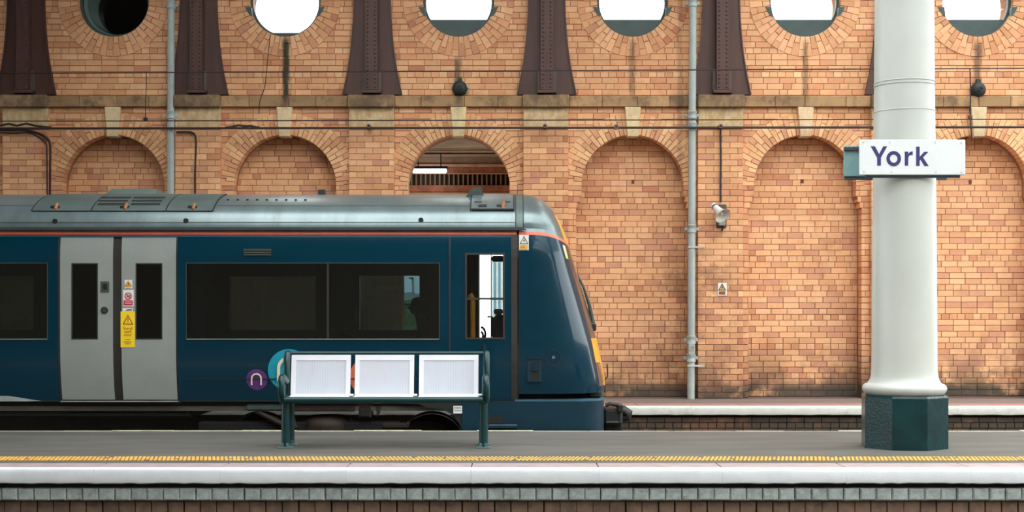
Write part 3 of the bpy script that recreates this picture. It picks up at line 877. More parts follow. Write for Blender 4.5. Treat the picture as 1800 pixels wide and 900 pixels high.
for a, c in ((905.5, 907.5), (919, 921)):
    obj('roof_joint', roof_patch(TX(a), TX(c), 0, pi, -.01, .006, 1, 30), M_GASKET, train)
obj('roof_collar', roof_patch(TX(907.5), TX(919), 0, pi, -.02, .004, 1, 30), M_ROOFD, train, smooth=True)
# hatch panels with latches
tb, tt = roof_t(371), roof_t(346)
for (pa, pb, lab) in ((64, 166, None), (168, 296, None), (298, 378, None)):
    x0, x1 = RX(pa, 360), RX(pb, 360)
    hp = obj('roof_hatch', roof_patch(x0, x1, tb, tt+.25, -.01, .012, 1, 10), M_ROOFD, train, smooth=True)
    obj('hatch_seam', roof_patch(x0, x1, tb-.012, tb, -.01, .013, 1, 1), M_SLOT, hp)
    obj('hatch_seam', roof_patch(x0-.012, x0, tb, tt+.2, -.01, .013, 1, 8), M_SLOT, hp)
    obj('hatch_seam', roof_patch(x1, x1+.012, tb, tt+.2, -.01, .013, 1, 8), M_SLOT, hp)
    if pa == 168:
        ts = [roof_t(y) for y in (361.5, 358.5, 355.5, 353, 350, 347.8, 345.5)]
        for a, c in ((176, 228), (234, 288)):
            for k in range(0, 6, 2):
                obj('louvre_slot', roof_patch(RX(a-k*1.6+4, 352), RX(c-k*.3, 352), ts[k], ts[k+1], 0, .016, 1, 2), M_SLOT, hp)
    for px in {64: (98,), 168: (220,), 298: (339,)}[pa]:
        t = roof_t(365); c = Vector(roof_pt(RX(px, 365), t, .02))
        lt = obj('latch', MB().bbox(c.x-.05, c.x+.05, c.y-.02, c.y+.03, c.z-.025, c.z+.01, .006), M_SLOT, hp)
        q = MB(); q.tube([c+Vector((.012, -.03, -.03)), c+Vector((.026, -.01, .035))], .019, 8); obj('latch_handle', q, M_ORHANDLE, lt, label='orange brown latch handle')
# raised exhaust pod
q = MB(); yr = TM-.1; x0, x1 = PX(185, yr), PX(292, yr)
q.add([(x0, yr-.35, 2.60), (x1, yr-.35, 2.60), (x1, yr+.35, 2.60), (x0, yr+.35, 2.60), (PX(206, yr), yr-.2, PZ(334.5, yr)), (PX(280, yr), yr-.2, PZ(334.5, yr)), (PX(280, yr), yr+.2, PZ(334.5, yr)), (PX(206, yr), yr+.2, PZ(334.5, yr))],
      [(0, 1, 2, 3), (4, 5, 6, 7), (0, 1, 5, 4), (1, 2, 6, 5), (2, 3, 7, 6), (3, 0, 4, 7)])
obj('exhaust_pod', q, M_ROOFD, train)
yr = TM-.25
q = MB(); q.bbox(PX(560, yr), PX(573, yr), yr-.05, yr+.05, 2.60, PZ(333.5, yr), .008); obj('roof_vent_box', q, M_GASKET, train)
for px, py in ((97, 389), (327, 388), (740, 387)):
    t = roof_t(py); c = roof_pt(RX(px, py), t)
    q = MB(); q.disc(c[0], c[2], .028, c[1]-.014, c[1]+.03, 16); obj('roof_socket', q, M_SLOT, train)
# small bolts near the roof ridge
q = MB()
for k in range(9):
    c = roof_pt(RX(401+k*17, 352), roof_t(352)); q.bbox(c[0]-.014, c[0]+.014, c[1]-.012, c[1]+.02, c[2]-.012, c[2]+.012, .004)
obj('roof_bolt', q, M_SLOT, train, kind='stuff')
# cab roof unit and aerial fin
ac = obj('cab_roof_hatch', roof_patch(RX(828, 358), RX(903, 358), roof_t(368.5), roof_t(345)+.1, -.01, .02, 1, 8), M_ROOF, train, smooth=True)
for a, c, y0, y1 in ((830, 903, 370, 368.3),):
    obj('hatch_seam', roof_patch(RX(a, 369), RX(c, 369), roof_t(y0), roof_t(y1), -.01, .024, 1, 1), M_SLOT, ac)
for px in (828, 903):
    obj('hatch_seam', roof_patch(RX(px, 358)-.006, RX(px, 358)+.006, roof_t(370), roof_t(346), -.01, .024, 1, 6), M_SLOT, ac)
for a, c in ((841, 856), (873, 888)):
    obj('vent_slot', roof_patch(RX(a, 363), RX(c, 363), roof_t(365.5), roof_t(361.5), 0, .024, 1, 1), M_SLOT, ac)
for a, c in ((834, 847), (886, 897)):
    obj('grab_recess', roof_patch(RX(a, 357), RX(c, 357), roof_t(357.5), roof_t(356.5), 0, .024, 1, 1), M_SLOT, ac)
c = Vector(roof_pt(RX(884, 364), roof_t(364), .03))
q = MB(); q.tube([c+Vector((0, -.02, -.04)), c+Vector((.004, 0, .045))], .02, 8); obj('latch_handle', q, M_ORHANDLE, ac, label='orange brown latch handle')
yr = TM-.62
fin = [(819, 353), (820, 346), (825, 337.5), (833, 332), (845, 329.5), (848, 338), (853, 350)]
q = MB(); q.prism([(PX(a, yr), PZ(b_, yr)) for a, b_ in fin], yr-.09, yr+.09); obj('aerial_fin', q, M_BOGP, train)

# windows of the saloon
def pane(x0, x1, z0, z1, m, side=-1, off=.018, th=.008): return side_panel(x0, x1, z0, z1, [], side, off, th)
def frame(x0, x1, z0, z1, w_, m, parent, name='window_frame', off=-.006, th=.045):
    return obj(name, side_panel(x0-w_, x1+w_, z0-w_, z1+w_, [(x0, x1, z0, z1)], -1, off, th), m, parent)
for (x0, x1, z0, z1), mull in ((near_holes[0], (TX(-110),)), (near_holes[2], (TX(576),))):
    fr = frame(x0, x1, z0, z1, .007, M_ALU, train)
    cuts = [x0]+list(mull)+[x1]
    for a, c in zip(cuts[:-1], cuts[1:]): obj('pane', pane(a+.004, c-.004, z0, z1, G_TINT), G_TINT, fr)
    for mx in mull: obj('mullion', side_panel(mx-.012, mx+.012, z0, z1, [], -1, .006, .03), M_TRIMB, fr)
    obj('sill_trim', side_panel(x0, x1, z0-.014, z0-.004, [], -1, -.010, .02), mat('pale_grey_trim', (120, 126, 120), .4), fr)  # pale trim line along the window's bottom edge
for h in far_holes:
    cl = h[0] > FX(800)
    obj('far_window', side_panel(*h, [], 1, .018, .008), G_CLEAR if cl else G_TINT, train)
# cab side window
h = near_holes[3]
fr = frame(h[0]+.012, h[1]-.012, h[2]+.012, h[3]-.012, .022, M_TRIMB, train, 'cab_window_frame', -.008)
zm = TZ(525)
obj('pane', pane(h[0], h[1], h[2], zm, G_CLEAR), G_CLEAR, fr); obj('pane', pane(h[0], h[1], zm, h[3], G_CLEAR), G_CLEAR, fr)
obj('sash_bar', side_panel(h[0], h[1], zm-.012, zm+.012, [], -1, .004, .03), M_TRIMB, fr)
# doors
def door_leaf(pa, pb, wa, wb):
    x0, x1 = TX(pa), TX(pb); hz = (TX(wa), TX(wb), TZ(595.5), TZ(463.5))
    d = obj('door_leaf', side_panel(x0, x1, TZ(703.5), TZ(416.5), [hz], -1, .012, .04), M_DOOR, train, smooth=True, label='silver grey sliding door leaf with narrow dark window')
    obj('door_seal', side_panel(hz[0]-.006, hz[1]+.006, hz[2]-.006, hz[3]+.006, [(hz[0]+.006, hz[1]-.006, hz[2]+.006, hz[3]-.006)], -1, .008, .02), M_GASKET, d)
    obj('door_pane', pane(*hz, G_DOOR, off=.022), G_DOOR, d)
    return d
dl = door_leaf(105, 197.5, 126, 170.5); dr = door_leaf(213, 309, 239, 284)
strip('door_gap_seal', TX(197.5), TX(213), 416, 704, M_TRIMB, train, .03)
for a, c in ((100, 105), (309, 314)): strip('door_edge_seal', TX(a), TX(c), 414, 706, M_GASKET, train, .010)
q = MB(); q.box(TX(102), TX(313), T0+.06, T0+.16, TZ(709), TZ(705)); obj('door_sill', q, M_GASKET, train)
q = MB(); q.box(TX(104), TX(311), T0+.045, T0+.14, TZ(706.8), TZ(705.4)); obj('door_tread_edge', q, M_PALE, train)
def on_side(name, pts, m, parent, e=.004, th=.004, off=0, label=None):
    # flat sticker that follows the side at its height
    zc = sum(TZ(y) for _, y in pts)/len(pts); y0 = T0+toff(zc)+off-e
    q = MB(); q.prism([(TX(a), TZ(b_)) for a, b_ in pts], y0, y0+th); return obj(name, q, m, parent, label)
def rect(a, b_, c, d): return [(a, b_), (c, b_), (c, d), (a, d)]
def rrect(a, b_, c, d, r):
    out = []
    for cx, cy, s in ((a+r, b_+r, 2), (c-r, b_+r, 3), (c-r, d-r, 0), (a+r, d-r, 1)):
        for k in range(5):
            t = (s+k/4)*pi/2; out.append((cx+r*cos(t), cy+r*sin(t)))
    return out
def circ(cx, cy, r, n=28): return [(cx+r*cos(2*pi*k/n), cy+r*sin(2*pi*k/n)) for k in range(n)]
def on_ring(name, cx, cy, r0, r1, m, parent, e=.004, off=0, n=28, a0=0, a1=2*pi):
    zc = TZ(cy); y0 = T0+toff(zc)+off-e
    q = MB(); q.ring(TX(cx), zc, r0*KT, r1*KT, y0, y0+.003, n, a0, a1); return obj(name, q, m, parent)
bp = on_side('button_plate', rrect(176, 494.5, 191.5, 514.5, 2), M_ALU, dl, .004, .012, .012)
on_side('door_button', rrect(180.5, 499, 188, 508.5, 1.5), M_SLOT, bp, .010, .012, .012)
on_side('lock_disc', circ(183, 545.5, 6.3), M_GASKET, dl, .008, .016, .012); on_ring('lock_ring', 183, 545.5, 1.4, 3, M_ALU, dl, .012, .012)
q = text_mb('a', .001, 0, 0, 0)
# stickers on the right door leaf
s1 = on_side('warning_sticker', rect(218.5, 492, 232, 507), M_STWHT, dr, .002, .004, .012)
def tri_outline(name, cx, yt, yb, hwid, wd, m, parent, e, off):
    outer = [(cx, yt), (cx+hwid, yb), (cx-hwid, yb)]
    inner = [(cx, yt+wd*2.1), (cx+hwid-wd*1.8, yb-wd), (cx-hwid+wd*1.8, yb-wd)]
    zc = TZ(yb); y0 = T0+toff(zc)+off-e; q = MB()
    vs = [(TX(a), y0, TZ(b_)) for a, b_ in outer+inner]
    q.add(vs, [(0, 1, 4, 3), (1, 2, 5, 4), (2, 0, 3, 5)]); return obj(name, q, m, parent)
on_side('yellow_triangle', [(225, 493.5), (231, 503), (219, 503)], M_STYEL, s1, .005, .003, .012); tri_outline('triangle_border', 225, 493.2, 503.3, 6.4, 1, M_STBRN, s1, .0065, .012)
on_side('caption_bar', rect(220.5, 504, 230, 506), M_STYEL, s1, .005, .003, .012)
on_side('hand_mark', [(224, 498), (226.5, 497), (227, 500), (224.5, 501.5)], M_STBRN, s1, .0075, .003, .012)
s2 = on_side('no_smoking_sticker', rect(216, 509.5, 234.5, 538.5), M_STWHT, dr, .002, .004, .012)
on_ring('red_ring', 225, 520.5, 5, 6.4, M_STRED, s2, .006, .012)
on_side('red_slash', [(220.6, 516.8), (221.7, 515.7), (229.6, 524), (228.4, 525.1)], M_STRED, s2, .007, .002, .012)
on_side('cigarette', [(221.5, 522), (228, 518.6), (228.6, 519.8), (222, 523.2)], M_STBLK, s2, .0055, .002, .012)
on_side('red_caption', rect(217, 528, 233, 536.5), M_STRED, s2, .005, .003, .012)
for y in (530, 533): on_side('caption_line', rect(219, y, 231, y+.9), M_STWHT, s2, .0065, .002, .012)
s3 = on_side('pale_sticker', rect(215, 541.8, 233, 547.5), M_STWHT, dr, .002, .004, .012)
on_side('orange_mark', [(220, 546), (224, 543.4), (231, 543), (231.5, 546)], M_ORHANDLE, s3, .005, .003, .012)
s4 = on_side('yellow_notice', rect(211.5, 547.5, 236.5, 610.5), M_STYEL, dr, .002, .004, .012, 'yellow notice reading Stand well clear')
tri_outline('warning_triangle', 224.5, 553, 570.5, 9.6, 1.5, M_STBRN, s4, .005, .014)
on_side('exclamation_mark', rect(223.9, 559, 225.2, 565), M_STBRN, s4, .005, .002, .014); on_side('exclamation_dot', rect(223.9, 566.2, 225.2, 567.6), M_STBRN, s4, .005, .002, .014)
for i, (wd, y) in enumerate((('Stand', 577.2), ('well', 583), ('clear', 588.6))):
    zc = TZ(y); o = obj('lettering', text_mb(wd, 7.4*KT, TX(224.3), zc, T0+toff(zc)+.006), M_STBRN, s4)
for y, hw in ((596.5, 4), (600.5, 7), (604, 5)): on_side('small_print', rect(224-hw, y, 224+hw, y+1.1), M_ORHANDLE, s4, .005, .002, .012)

# nose of the train
NROWS = [(1052, 694), (1060, 684), (1060.5, 672), (1058.5, 655), (1055, 640), (1046.5, 600), (1035, 560), (1023, 520), (1010.5, 480), (999, 440), (992, 420), (984, 400), (975, 384), (966, 370), (952, 357), (938, 349.5), (925, 345.6), (914, 343.8)]
DC = TM
npts = [((px-900)*DC/F, PZ(py, DC)) for px, py in NROWS]
def Xc(z):
    if z <= npts[0][1]: return npts[0][0]
    for (x0, z0), (x1, z1) in zip(npts[:-1], npts[1:]):
        if z0 <= z <= z1: return x0+(x1-x0)*(z-z0)/(z1-z0)
    return npts[-1][0]
def Xs(z): return sum(Xc(z+d) for d in (-.05, -.025, 0, .025, .05))/5 if z < 2.6 else Xc(z)
ZAP = ZC+RR
X0N = TX(912)
def hwz(z):
    if z <= ZC: return HWT-toff(z)
    return (HWT-.035)*sqrt(max(1e-5, 1-((z-ZC)/RR)**2))
ZOR = TZ(409.5)
def nose(th, s, e=0):
    z = s-.13*math.exp(-((s-ZOR)/.36)**2)*(sin(th)**2)
    n = 2/3.8; st, ct = sin(th), cos(th)
    hw = hwz(z)+e; X = Xs(z)+e
    return (X0N+(X-X0N)*abs(st)**n, TM-hw*(abs(ct)**n)*(1 if ct >= 0 else -1), z)
srow = [TZ(693)]+[TZ(693)+(ZOR-.018-TZ(693))*k/26 for k in range(1, 27)]
ir0 = len(srow)-1
srow += [ZOR+.018]; ir1 = len(srow)-1
srow += [ZOR+.018+(ZC-ZOR-.018)*k/3 for k in range(1, 4)]
srow += [ZC+RR*sin(pi/2*k/16) for k in range(1, 17)]
thc = [pi*k/60 for k in range(61)]
TF0, TF1 = 18, 42        # columns of the front face
def npart(name, m, f, parent=train, smooth=True, e0=-.04, e1=0, label=None):
    return obj(name, shell(thc, srow, f, lambda t, s: nose(t, s, e1), lambda t, s: nose(t, s, e0)), m, parent, label, smooth=smooth)
zr = lambda py: PZ(py, DC)
fr_col = lambda i: TF0 <= i < TF1
zwb = min(range(len(srow)), key=lambda k: abs(srow[k]-zr(588)))
zhl0 = min(range(len(srow)), key=lambda k: abs(srow[k]-zr(668))); zhl1 = min(range(len(srow)), key=lambda k: abs(srow[k]-zr(628)))
zyt = min(range(len(srow)), key=lambda k: abs(srow[k]-2.46))
npart('nose_shell', M_BLUE, lambda i, j: j < ir0 and i < TF0, label='curved blue nose shell')
npart('nose_shell', M_BLUE, lambda i, j: j < ir0 and i >= TF1, label='curved blue nose shell')
npart('nose_stripe', M_ORANGE, lambda i, j: ir0 <= j < ir1)
npart('nose_roof', M_ROOF, lambda i, j: j >= ir1 and not (fr_col(i) and j < zyt))
npart('destination_panel', M_YFRONT, lambda i, j: ir1 <= j < zyt and fr_col(i), label='yellow panel above the windscreen')
npart('windscreen', mat('windscreen_dark', (52, 46, 44), .12, coat=.5), lambda i, j: fr_col(i) and zwb <= j < ir0)
fpn = npart('front_panel', M_YFRONT, lambda i, j: fr_col(i) and zhl0 <= j < zwb and not (j < zhl1 and (i < TF0+4 or i >= TF1-4)), label='yellow front panel')
npart('front_apron', M_BLUE2, lambda i, j: fr_col(i) and j < zhl0)
M_HL = mat('brown_headlight_lens', (110, 84, 74), .15, coat=.6)
npart('headlight', M_HL, lambda i, j: zhl0 <= j < zhl1 and TF0 <= i < TF0+4)
npart('headlight', M_HL, lambda i, j: zhl0 <= j < zhl1 and TF1-4 <= i < TF1)
# nose stickers, hatch, filler cover
st = on_side('electric_warning_sticker', rect(912.5, 413, 929.5, 440), M_STWHT, train, .012, .004, .0)
on_side('yellow_triangle', [(921, 415.2), (928.3, 428), (913.7, 428)], M_STTAN, st, .0145, .003); tri_outline('triangle_border', 921, 415, 428.4, 7.6, 1, M_STBLK, st, .016, 0)
on_side('lightning_bolt', [(922.4, 418.5), (919.4, 423.6), (921.2, 423.6), (919.8, 427.4), (923, 422.3), (921.4, 422.3)], M_STBLK, st, .017, .002)
on_side('caption_plate', rect(914, 430, 928, 438.5), M_STTAN, st, .0145, .003)
for y in (432, 434.6): on_side('caption_line', rect(915, y, 923, y+1), M_STBRN, st, .016, .002)
# second sticker further round the nose
def nose_uv(th, s): return Vector(nose(th, s, .004))
q = MB(); th0, th1, sa, sb = pi*14.2/60, pi*16.2/60, ZOR-.06, ZOR-.23
q.add([nose_uv(th0, sa), nose_uv(th1, sa), nose_uv(th1, sb), nose_uv(th0, sb)], [(0, 1, 2, 3)]); sk = obj('electric_warning_sticker', q, M_STWHT, train)
q = MB(); e = .005; q.add([Vector(nose(t, s, .007)) for t, s in ((th0*.9+th1*.1, sa-.1), (th0*.1+th1*.9, sa-.1), ((th0+th1)/2, sa-.015))], [(0, 1, 2)]); obj('yellow_triangle', q, M_STYEL, sk)
q = MB(); q.add([Vector(nose(t, s, .007)) for t, s in ((th0*.9+th1*.1, sa-.115), (th0*.1+th1*.9, sa-.115), (th0*.1+th1*.9, sb+.01), (th0*.9+th1*.1, sb+.01))], [(0, 1, 2, 3)]); obj('caption_plate', q, M_STYEL, sk)
hp = on_side('coupling_hatch_frame', rect(927, 629, 952, 671), mat('dark_blue_recess', (10, 40, 56), .4), train, .012, .02, .0)
on_side('recess', rect(934, 636, 948, 668), M_SLOT, hp, .014, .01)
on_side('hatch_handle', rrect(935, 638, 946, 652, 2), M_BLUE2, hp, .024, .012); on_side('hatch_rim', rect(927, 629, 952, 631), M_BLUE2, hp, .018, .01)
on_ring('filler_cover_seam', 973, 628, 12.3, 13.6, mat('dark_blue_recess', (10, 40, 56)), train, .02)
on_ring('filler_cover_seam', 973, 628, 1.4, 2.4, M_PALE, train, .02)
# windscreen wiper
zz = lambda px, py, d: P(px, py, d)
wd_ = TM-.55
wp = obj('windscreen_wiper', MB().tube([zz(1003, 458, wd_), zz(1010, 478, wd_), zz(1017, 498, wd_), zz(1029, 546, wd_)], .016, 6), M_BLACK, train)
obj('wiper_arm', MB().tube([zz(1043, 573, wd_), zz(1036, 536, wd_), zz(1026, 505, wd_), zz(1010, 474, wd_)], [.028, .02, .014, .01], 8), M_BOGP, wp)
obj('wiper_arm', MB().tube([zz(1039, 573, wd_+.1), zz(1030, 545, wd_+.1), zz(1016, 493, wd_+.1)], .008, 6), M_BLACK, wp)
obj('wiper_pivot', MB().bbox(zz(1033, 0, wd_).x, zz(1048, 0, wd_).x, wd_-.05, wd_+.15, zz(0, 582, wd_).z, zz(0, 568, wd_).z, .015), M_BLACK, wp)
# lower valance with rounded corner
def arcpts(cx, cy, rx, ry, a0, a1, n): return [(cx+rx*cos(a0+(a1-a0)*k/n), cy+ry*sin(a0+(a1-a0)*k/n)) for k in range(n+1)]
xv0 = TX(812); xv1 = PX(1061.5, T0+.35)
plan = [(xv0, T0+.05)]+arcpts(xv1-.3, T0+.35, .30, .30, -pi/2, 0, 10)+arcpts(xv1-.3, TM+HWT-.35, .30, .30, 0, pi/2, 10)+[(xv0, TM+HWT-.05)]
q = MB(); q.zprism(plan, -.14, TZ(706), 0); 
obj('front_valance', q, M_BLUE2, train, smooth=True, label='blue valance box with rounded front corner')
plan2 = [(x*1.0 if x < 0 else x, y) for x, y in plan]
q = MB(); q.zprism([(TX(905), T0+.045)]+[(x+.006, y) for x, y in plan[1:-1]]+[(TX(905), TM+HWT-.045)], TZ(706), TZ(703), 0); obj('valance_lip', q, mat('worn_blue_lip', (56, 96, 112), .4), train, smooth=True)
q = MB(); q.box(TX(905), PX(1042, TM), T0+.25, TM+HWT-.25, TZ(706), PZ(690, TM)); obj('nose_underside', q, M_SLOT, train)
q = MB(); q.bbox(PX(1034, 15.5), PX(1056, 15.5), 15.4, 15.75, PZ(699, 15.5), PZ(686, 15.5), .02); obj('front_corner_bracket', q, M_SLOT, train)
strip('body_bottom_edge', XB, TX(905), 704.5, 707, M_GASKET, train, .0)
stp = obj('cab_step', MB().bbox(TX(858), TX(910), T0-.06, T0+.2, TZ(753), TZ(745.5), .01), M_BLUE2, train)
obj('step_recess', MB().box(TX(858), TX(886), T0+.03, T0+.1, TZ(745), TZ(732)), M_SLOT, stp)
on_side('white_data_plate', rect(796.5, 714, 812, 727.5), M_STWHT, train, .058, .006)
for y in (715.5, 721.5): on_side('data_print', rect(798, y, 810.5, y+2), M_PALE, train, .062, .004)
obj('bogie_fairing', MB().prism([(TX(700), TZ(706)), (TX(816), TZ(706)), (TX(816), -.14), (TX(815), -.1), (TX(806), TZ(742)), (TX(795), TZ(729)), (TX(775), TZ(720)), (TX(748), TZ(716)), (TX(735), TZ(711)), (TX(700), TZ(710))], T0+.07, T0+.12), mat('grimy_blue_brown', (13, 18, 19), .7, dirt=(28, 21, 17)), train)
on_side('door_grip', rect(849.5, 606, 854.5, 624), M_SLOT, train, .03, .03)
# coupler, front hose
cy = 16.0
cp = obj('coupler', MB().bbox(PX(1058, cy), PX(1092, cy), cy-.25, cy+.25, PZ(745, cy), PZ(716, cy), .03), M_BLACK, train, label='black centre coupler')
obj('coupler_head', MB().tube([zz(1086, 721, cy-.1), zz(1096, 722, cy-.1), zz(1104, 727, cy-.1), zz(1103, 734, cy-.1), zz(1094, 737, cy-.1)], [.05, .06, .06, .055, .04], 10), M_BLACK, cp, smooth=True)
obj('coupler_hook', MB().bbox(PX(1082, cy), PX(1092, cy), cy-.3, cy-.1, PZ(722, cy), PZ(708, cy), .012), M_BLACK, cp)
obj('coupler_pin', MB().tube([zz(1064, 713, cy-.25), zz(1072, 710, cy-.25), zz(1088, 712, cy-.25)], .022, 8), M_BLACK, cp)
obj('coupler_plate', MB().bbox(PX(1062, cy), PX(1084, cy), cy-.32, cy+.3, PZ(740, cy), PZ(737.5, cy), .004), M_BOGP, cp)
obj('coupler_box', MB().bbox(PX(1060, cy), PX(1092, cy), cy-.2, cy+.2, PZ(757, cy), PZ(742, cy), .02), M_UNDER, cp)
obj('air_hose', MB().tube([zz(1063, 690, cy-.2), zz(1063, 668, cy-.2), zz(1068, 662, cy-.2), zz(1068, 652, cy-.2), zz(1067, 640, cy-.2)], .008, 6), M_BLACK, train)
# logos
yl = 667
def enn(name, cx, cy2, r, wd, leg, m, parent, e):
    zc = TZ(cy2); y0 = T0+toff(zc)-e; q = MB()
    X, Z = TX(cx), TZ(cy2); r, wd, leg = r*KT, wd*KT, leg*KT
    q.ring(X, Z, r-wd/2, r+wd/2, y0, y0+.002, 18, 0, pi)
    for s in (-1, 1): q.box(X+s*r-wd/2, X+s*r+wd/2, y0, y0+.002, Z-leg, Z)
    return obj(name, q, m, parent)
def disc_side(name, cx, cy2, r, m, e, label):
    n = 36; X = TX(cx); Z = TZ(cy2); q = MB()
    rings = [0.001, .33, .66, 1]; vs = []
    for rr in rings:
        for k in range(n):
            z = Z+r*KT*rr*sin(2*pi*k/n); vs.append((X+r*KT*rr*cos(2*pi*k/n), T0+toff(z)-e, z))
    q.add(vs, [(i*n+k, i*n+(k+1) % n, (i+1)*n+(k+1) % n, (i+1)*n+k) for i in range(3) for k in range(n)])
    return obj(name, q, m, train, label)
o1 = disc_side('logo_disc', 450.5, 667.5, 18.6, M_PURLOGO, .004, 'purple logo disc with an arch mark'); enn('arch_mark', 450.5, 665.5, 8.3, 2.6, 11.5, M_CREAM, o1, .026)
o2 = disc_side('logo_disc', 508, 651, 37.5, M_TEALOGO, .004, 'large turquoise logo disc behind the bench'); enn('arch_mark', 508, 647, 17.5, 5.4, 23, M_CREAM, o2, .045)
o3 = disc_side('logo_disc', 650, 663, 36, M_ORLOGO, .004, 'orange logo disc mostly hidden behind the bench')
strip('body_seam', TX(432), TX(690), 665.4, 667, M_GASKET, train, -.014)
q = MB(); vs = []
sw = [(-40, 690), (0, 694.5), (20, 698), (45, 702), (68, 705.5), (40, 706.2), (0, 706.2), (-40, 706.2)]
on_side('swoosh', sw, M_PALE, train, .006, .006, .0)
strip('body_vent', TX(428), TX(477), 437, 450, M_GASKET, train, -.003)
for y in (439.6, 443.8, 448): strip('vent_blade', TX(429), TX(476.5), y-.8, y+.8, M_ALU, train, -.012, .02)

# underframe: skirt boxes, bogies, wheels
q = MB(); q.box(XB, TX(814), T0+.16, TM+HWT-.16, TZ(716), TZ(706)); obj('sole_bar', q, M_UNDER, train)
q = MB(); q.bbox(TX(-120), TX(330), T0+.20, TM, TZ(738), TZ(709), .03); obj('equipment_box', q, mat('grimy_grey_box', (22, 21, 18), .8, var=.2, scale=3), train)
for x0, x1 in ((105, 250), (262, 320)):
    q = MB(); q.bbox(TX(x0), TX(x1), T0+.17, T0+.4, TZ(728), TZ(711), .02); obj('skirt_box', q, M_UNDER, train)
BX = [TX(395), TX(740)]
for bi, off in enumerate((0, -11.0)):
    for x in BX:
        if x+off < XB-1: continue
        for s in (-1, 1):
            yy = TM+s*.75
            wh = MB(); Mx = Matrix.Translation((x+off, yy, -.39)) @ Matrix.Rotation(-s*-pi/2, 4, 'X')
            wh.lathe([(.06, .09), (.10, .09), (.12, .04), (.33, .03), (.36, .06), (.415, .06), (.425, -.05), (.445, -.07), (.445, -.09), (.1, -.09)], 36, Mx)
            o = obj('wheel', wh, M_RUST, train, smooth=True)
if True:
    q = MB(); q.bbox(TX(340), TX(700), T0+.22, T0+.42, TZ(762), TZ(744), .02); obj('bogie_side_frame', q, M_UNDER, train)
    bx = obj('bogie_bolster', MB().bbox(TX(428), TX(500), T0+.12, T0+.5, TZ(724), TZ(711), .02), M_BOGP, train, label='grey green bolster end')
    obj('bogie_strut', MB().tube([(TX(445), T0+.17, TZ(724)), (TX(500), T0+.17, TZ(752))], .03, 8), M_RUST, bx)
    obj('bogie_strut', MB().tube([(TX(505), T0+.17, TZ(724)), (TX(516), T0+.17, TZ(754))], .025, 8), M_RUST, bx)
    Ma = Matrix.Translation((TX(566), T0+.42, -.06))
    obj('air_spring', MB().lathe([(.20, -.1), (.27, -.06), (.30, 0), (.29, .05), (.30, .08), (.28, .14), (.24, .17), (.2, .19)], 28, Ma), M_RUST, train, smooth=True, label='rusty round air spring')
    obj('spring_plate', MB().bbox(TX(512), TX(622), T0+.14, T0+.7, TZ(725), TZ(716), .01), M_RUST, train)
    bb = obj('brake_box', MB().bbox(TX(628), TX(650), T0+.14, T0+.4, TZ(736), TZ(718), .01), M_RUST, train)
    obj('box_face', MB().bbox(TX(631), TX(647), T0+.125, T0+.2, TZ(733.5), TZ(721), .004), M_UNDER, bb)
    obj('bracket', MB().prism([(TX(624), TZ(711)), (TX(654), TZ(711)), (TX(648), TZ(718)), (TX(630), TZ(718))], T0+.14, T0+.2), M_RUST, bb)
    obj('drain_bracket', MB().prism([(TX(658), TZ(716)), (TX(668), TZ(716)), (TX(665), TZ(728)), (TX(661), TZ(734)), (TX(660), TZ(728))], T0+.14, T0+.2), M_RUST, train)
    q = MB(); q.box(TX(655), TX(669.5), T0+.10, T0+.12, TZ(710), TZ(704.8)); obj('yellow_data_plate', q, M_STTAN, train, 'small yellow data plate')
    q = MB(); q.disc(TX(637), TZ(706.5), .012, T0+.09, T0+.12, 12); obj('drain_plug', q, M_PALE, train)
    q = MB(); q.prism([(TX(730.5), TZ(704.5)), (TX(735.5), TZ(704.5)), (TX(733), TZ(708.5))], T0+.09, T0+.12); obj('jacking_mark', q, M_STWHT, train)
    q = MB(); q.bbox(TX(668), TX(715), T0+.2, T0+.5, TZ(757), TZ(746), .02); obj('axle_box', q, M_RUST, train)

# inside the train
ZF = .25
q = MB(); q.box(XB, TX(900), T0+.15, DF-.15, ZF-.05, ZF); obj('saloon_floor', q, M_INT, train)
q = MB(); q.box(XB, X0N, T0+.06, DF-.06, 2.12, 2.16); obj('saloon_ceiling', q, M_INT, train)
q = MB(); q.box(XB-.05, XB, T0+.06, DF-.06, ZF, 2.6); obj('saloon_end_wall', q, M_INT, train)
q = MB(); q.box(TX(789), TX(793), T0+.2, DF-.2, ZF, 2.15); obj('cab_bulkhead', q, M_INT, train)
q = MB(); q.box(TX(326), TX(329), T0+.2, T0+.95, ZF, 2.15); obj('vestibule_screen', q, M_INT, train)
# dark inner lining of the far side around the windows
q = MB()
for a, c in ((0, 1), (1, 2), (2, 3)): pass
obj('wall_lining', side_panel(XB, TX(905), .28, 2.15, [(h[0]-.0, h[1]+.0, h[2], h[3]) for h in far_holes], 1, .055, .02), M_INT, train)
def seat(x, y, face, lab=None):
    s = obj('train_seat', MB().bbox(x-.22, x+.22, y-.23, y+.23, ZF+.30, ZF+.45, .05), M_SEAT, train)
    q = MB(); bxs = x-face*.24
    q.bbox(bxs-.05, bxs+.05, y-.22, y+.22, ZF+.40, ZF+.80, .04); obj('seat_back', q, M_SEAT, s)
    q = MB(); q.bbox(bxs-.04, bxs+.04, y-.02, y+.02, ZF, ZF+.3, .01); obj('seat_leg', q, M_BLACK, s)
    return s, bxs
for px in (385, 570, 600, 775):
    for y in (16.0, 17.2):
        if px in (600,) and y < 17: pass
        s_, b_ = seat(PX(px, y), y, 1 if px in (385, 600) else -1)
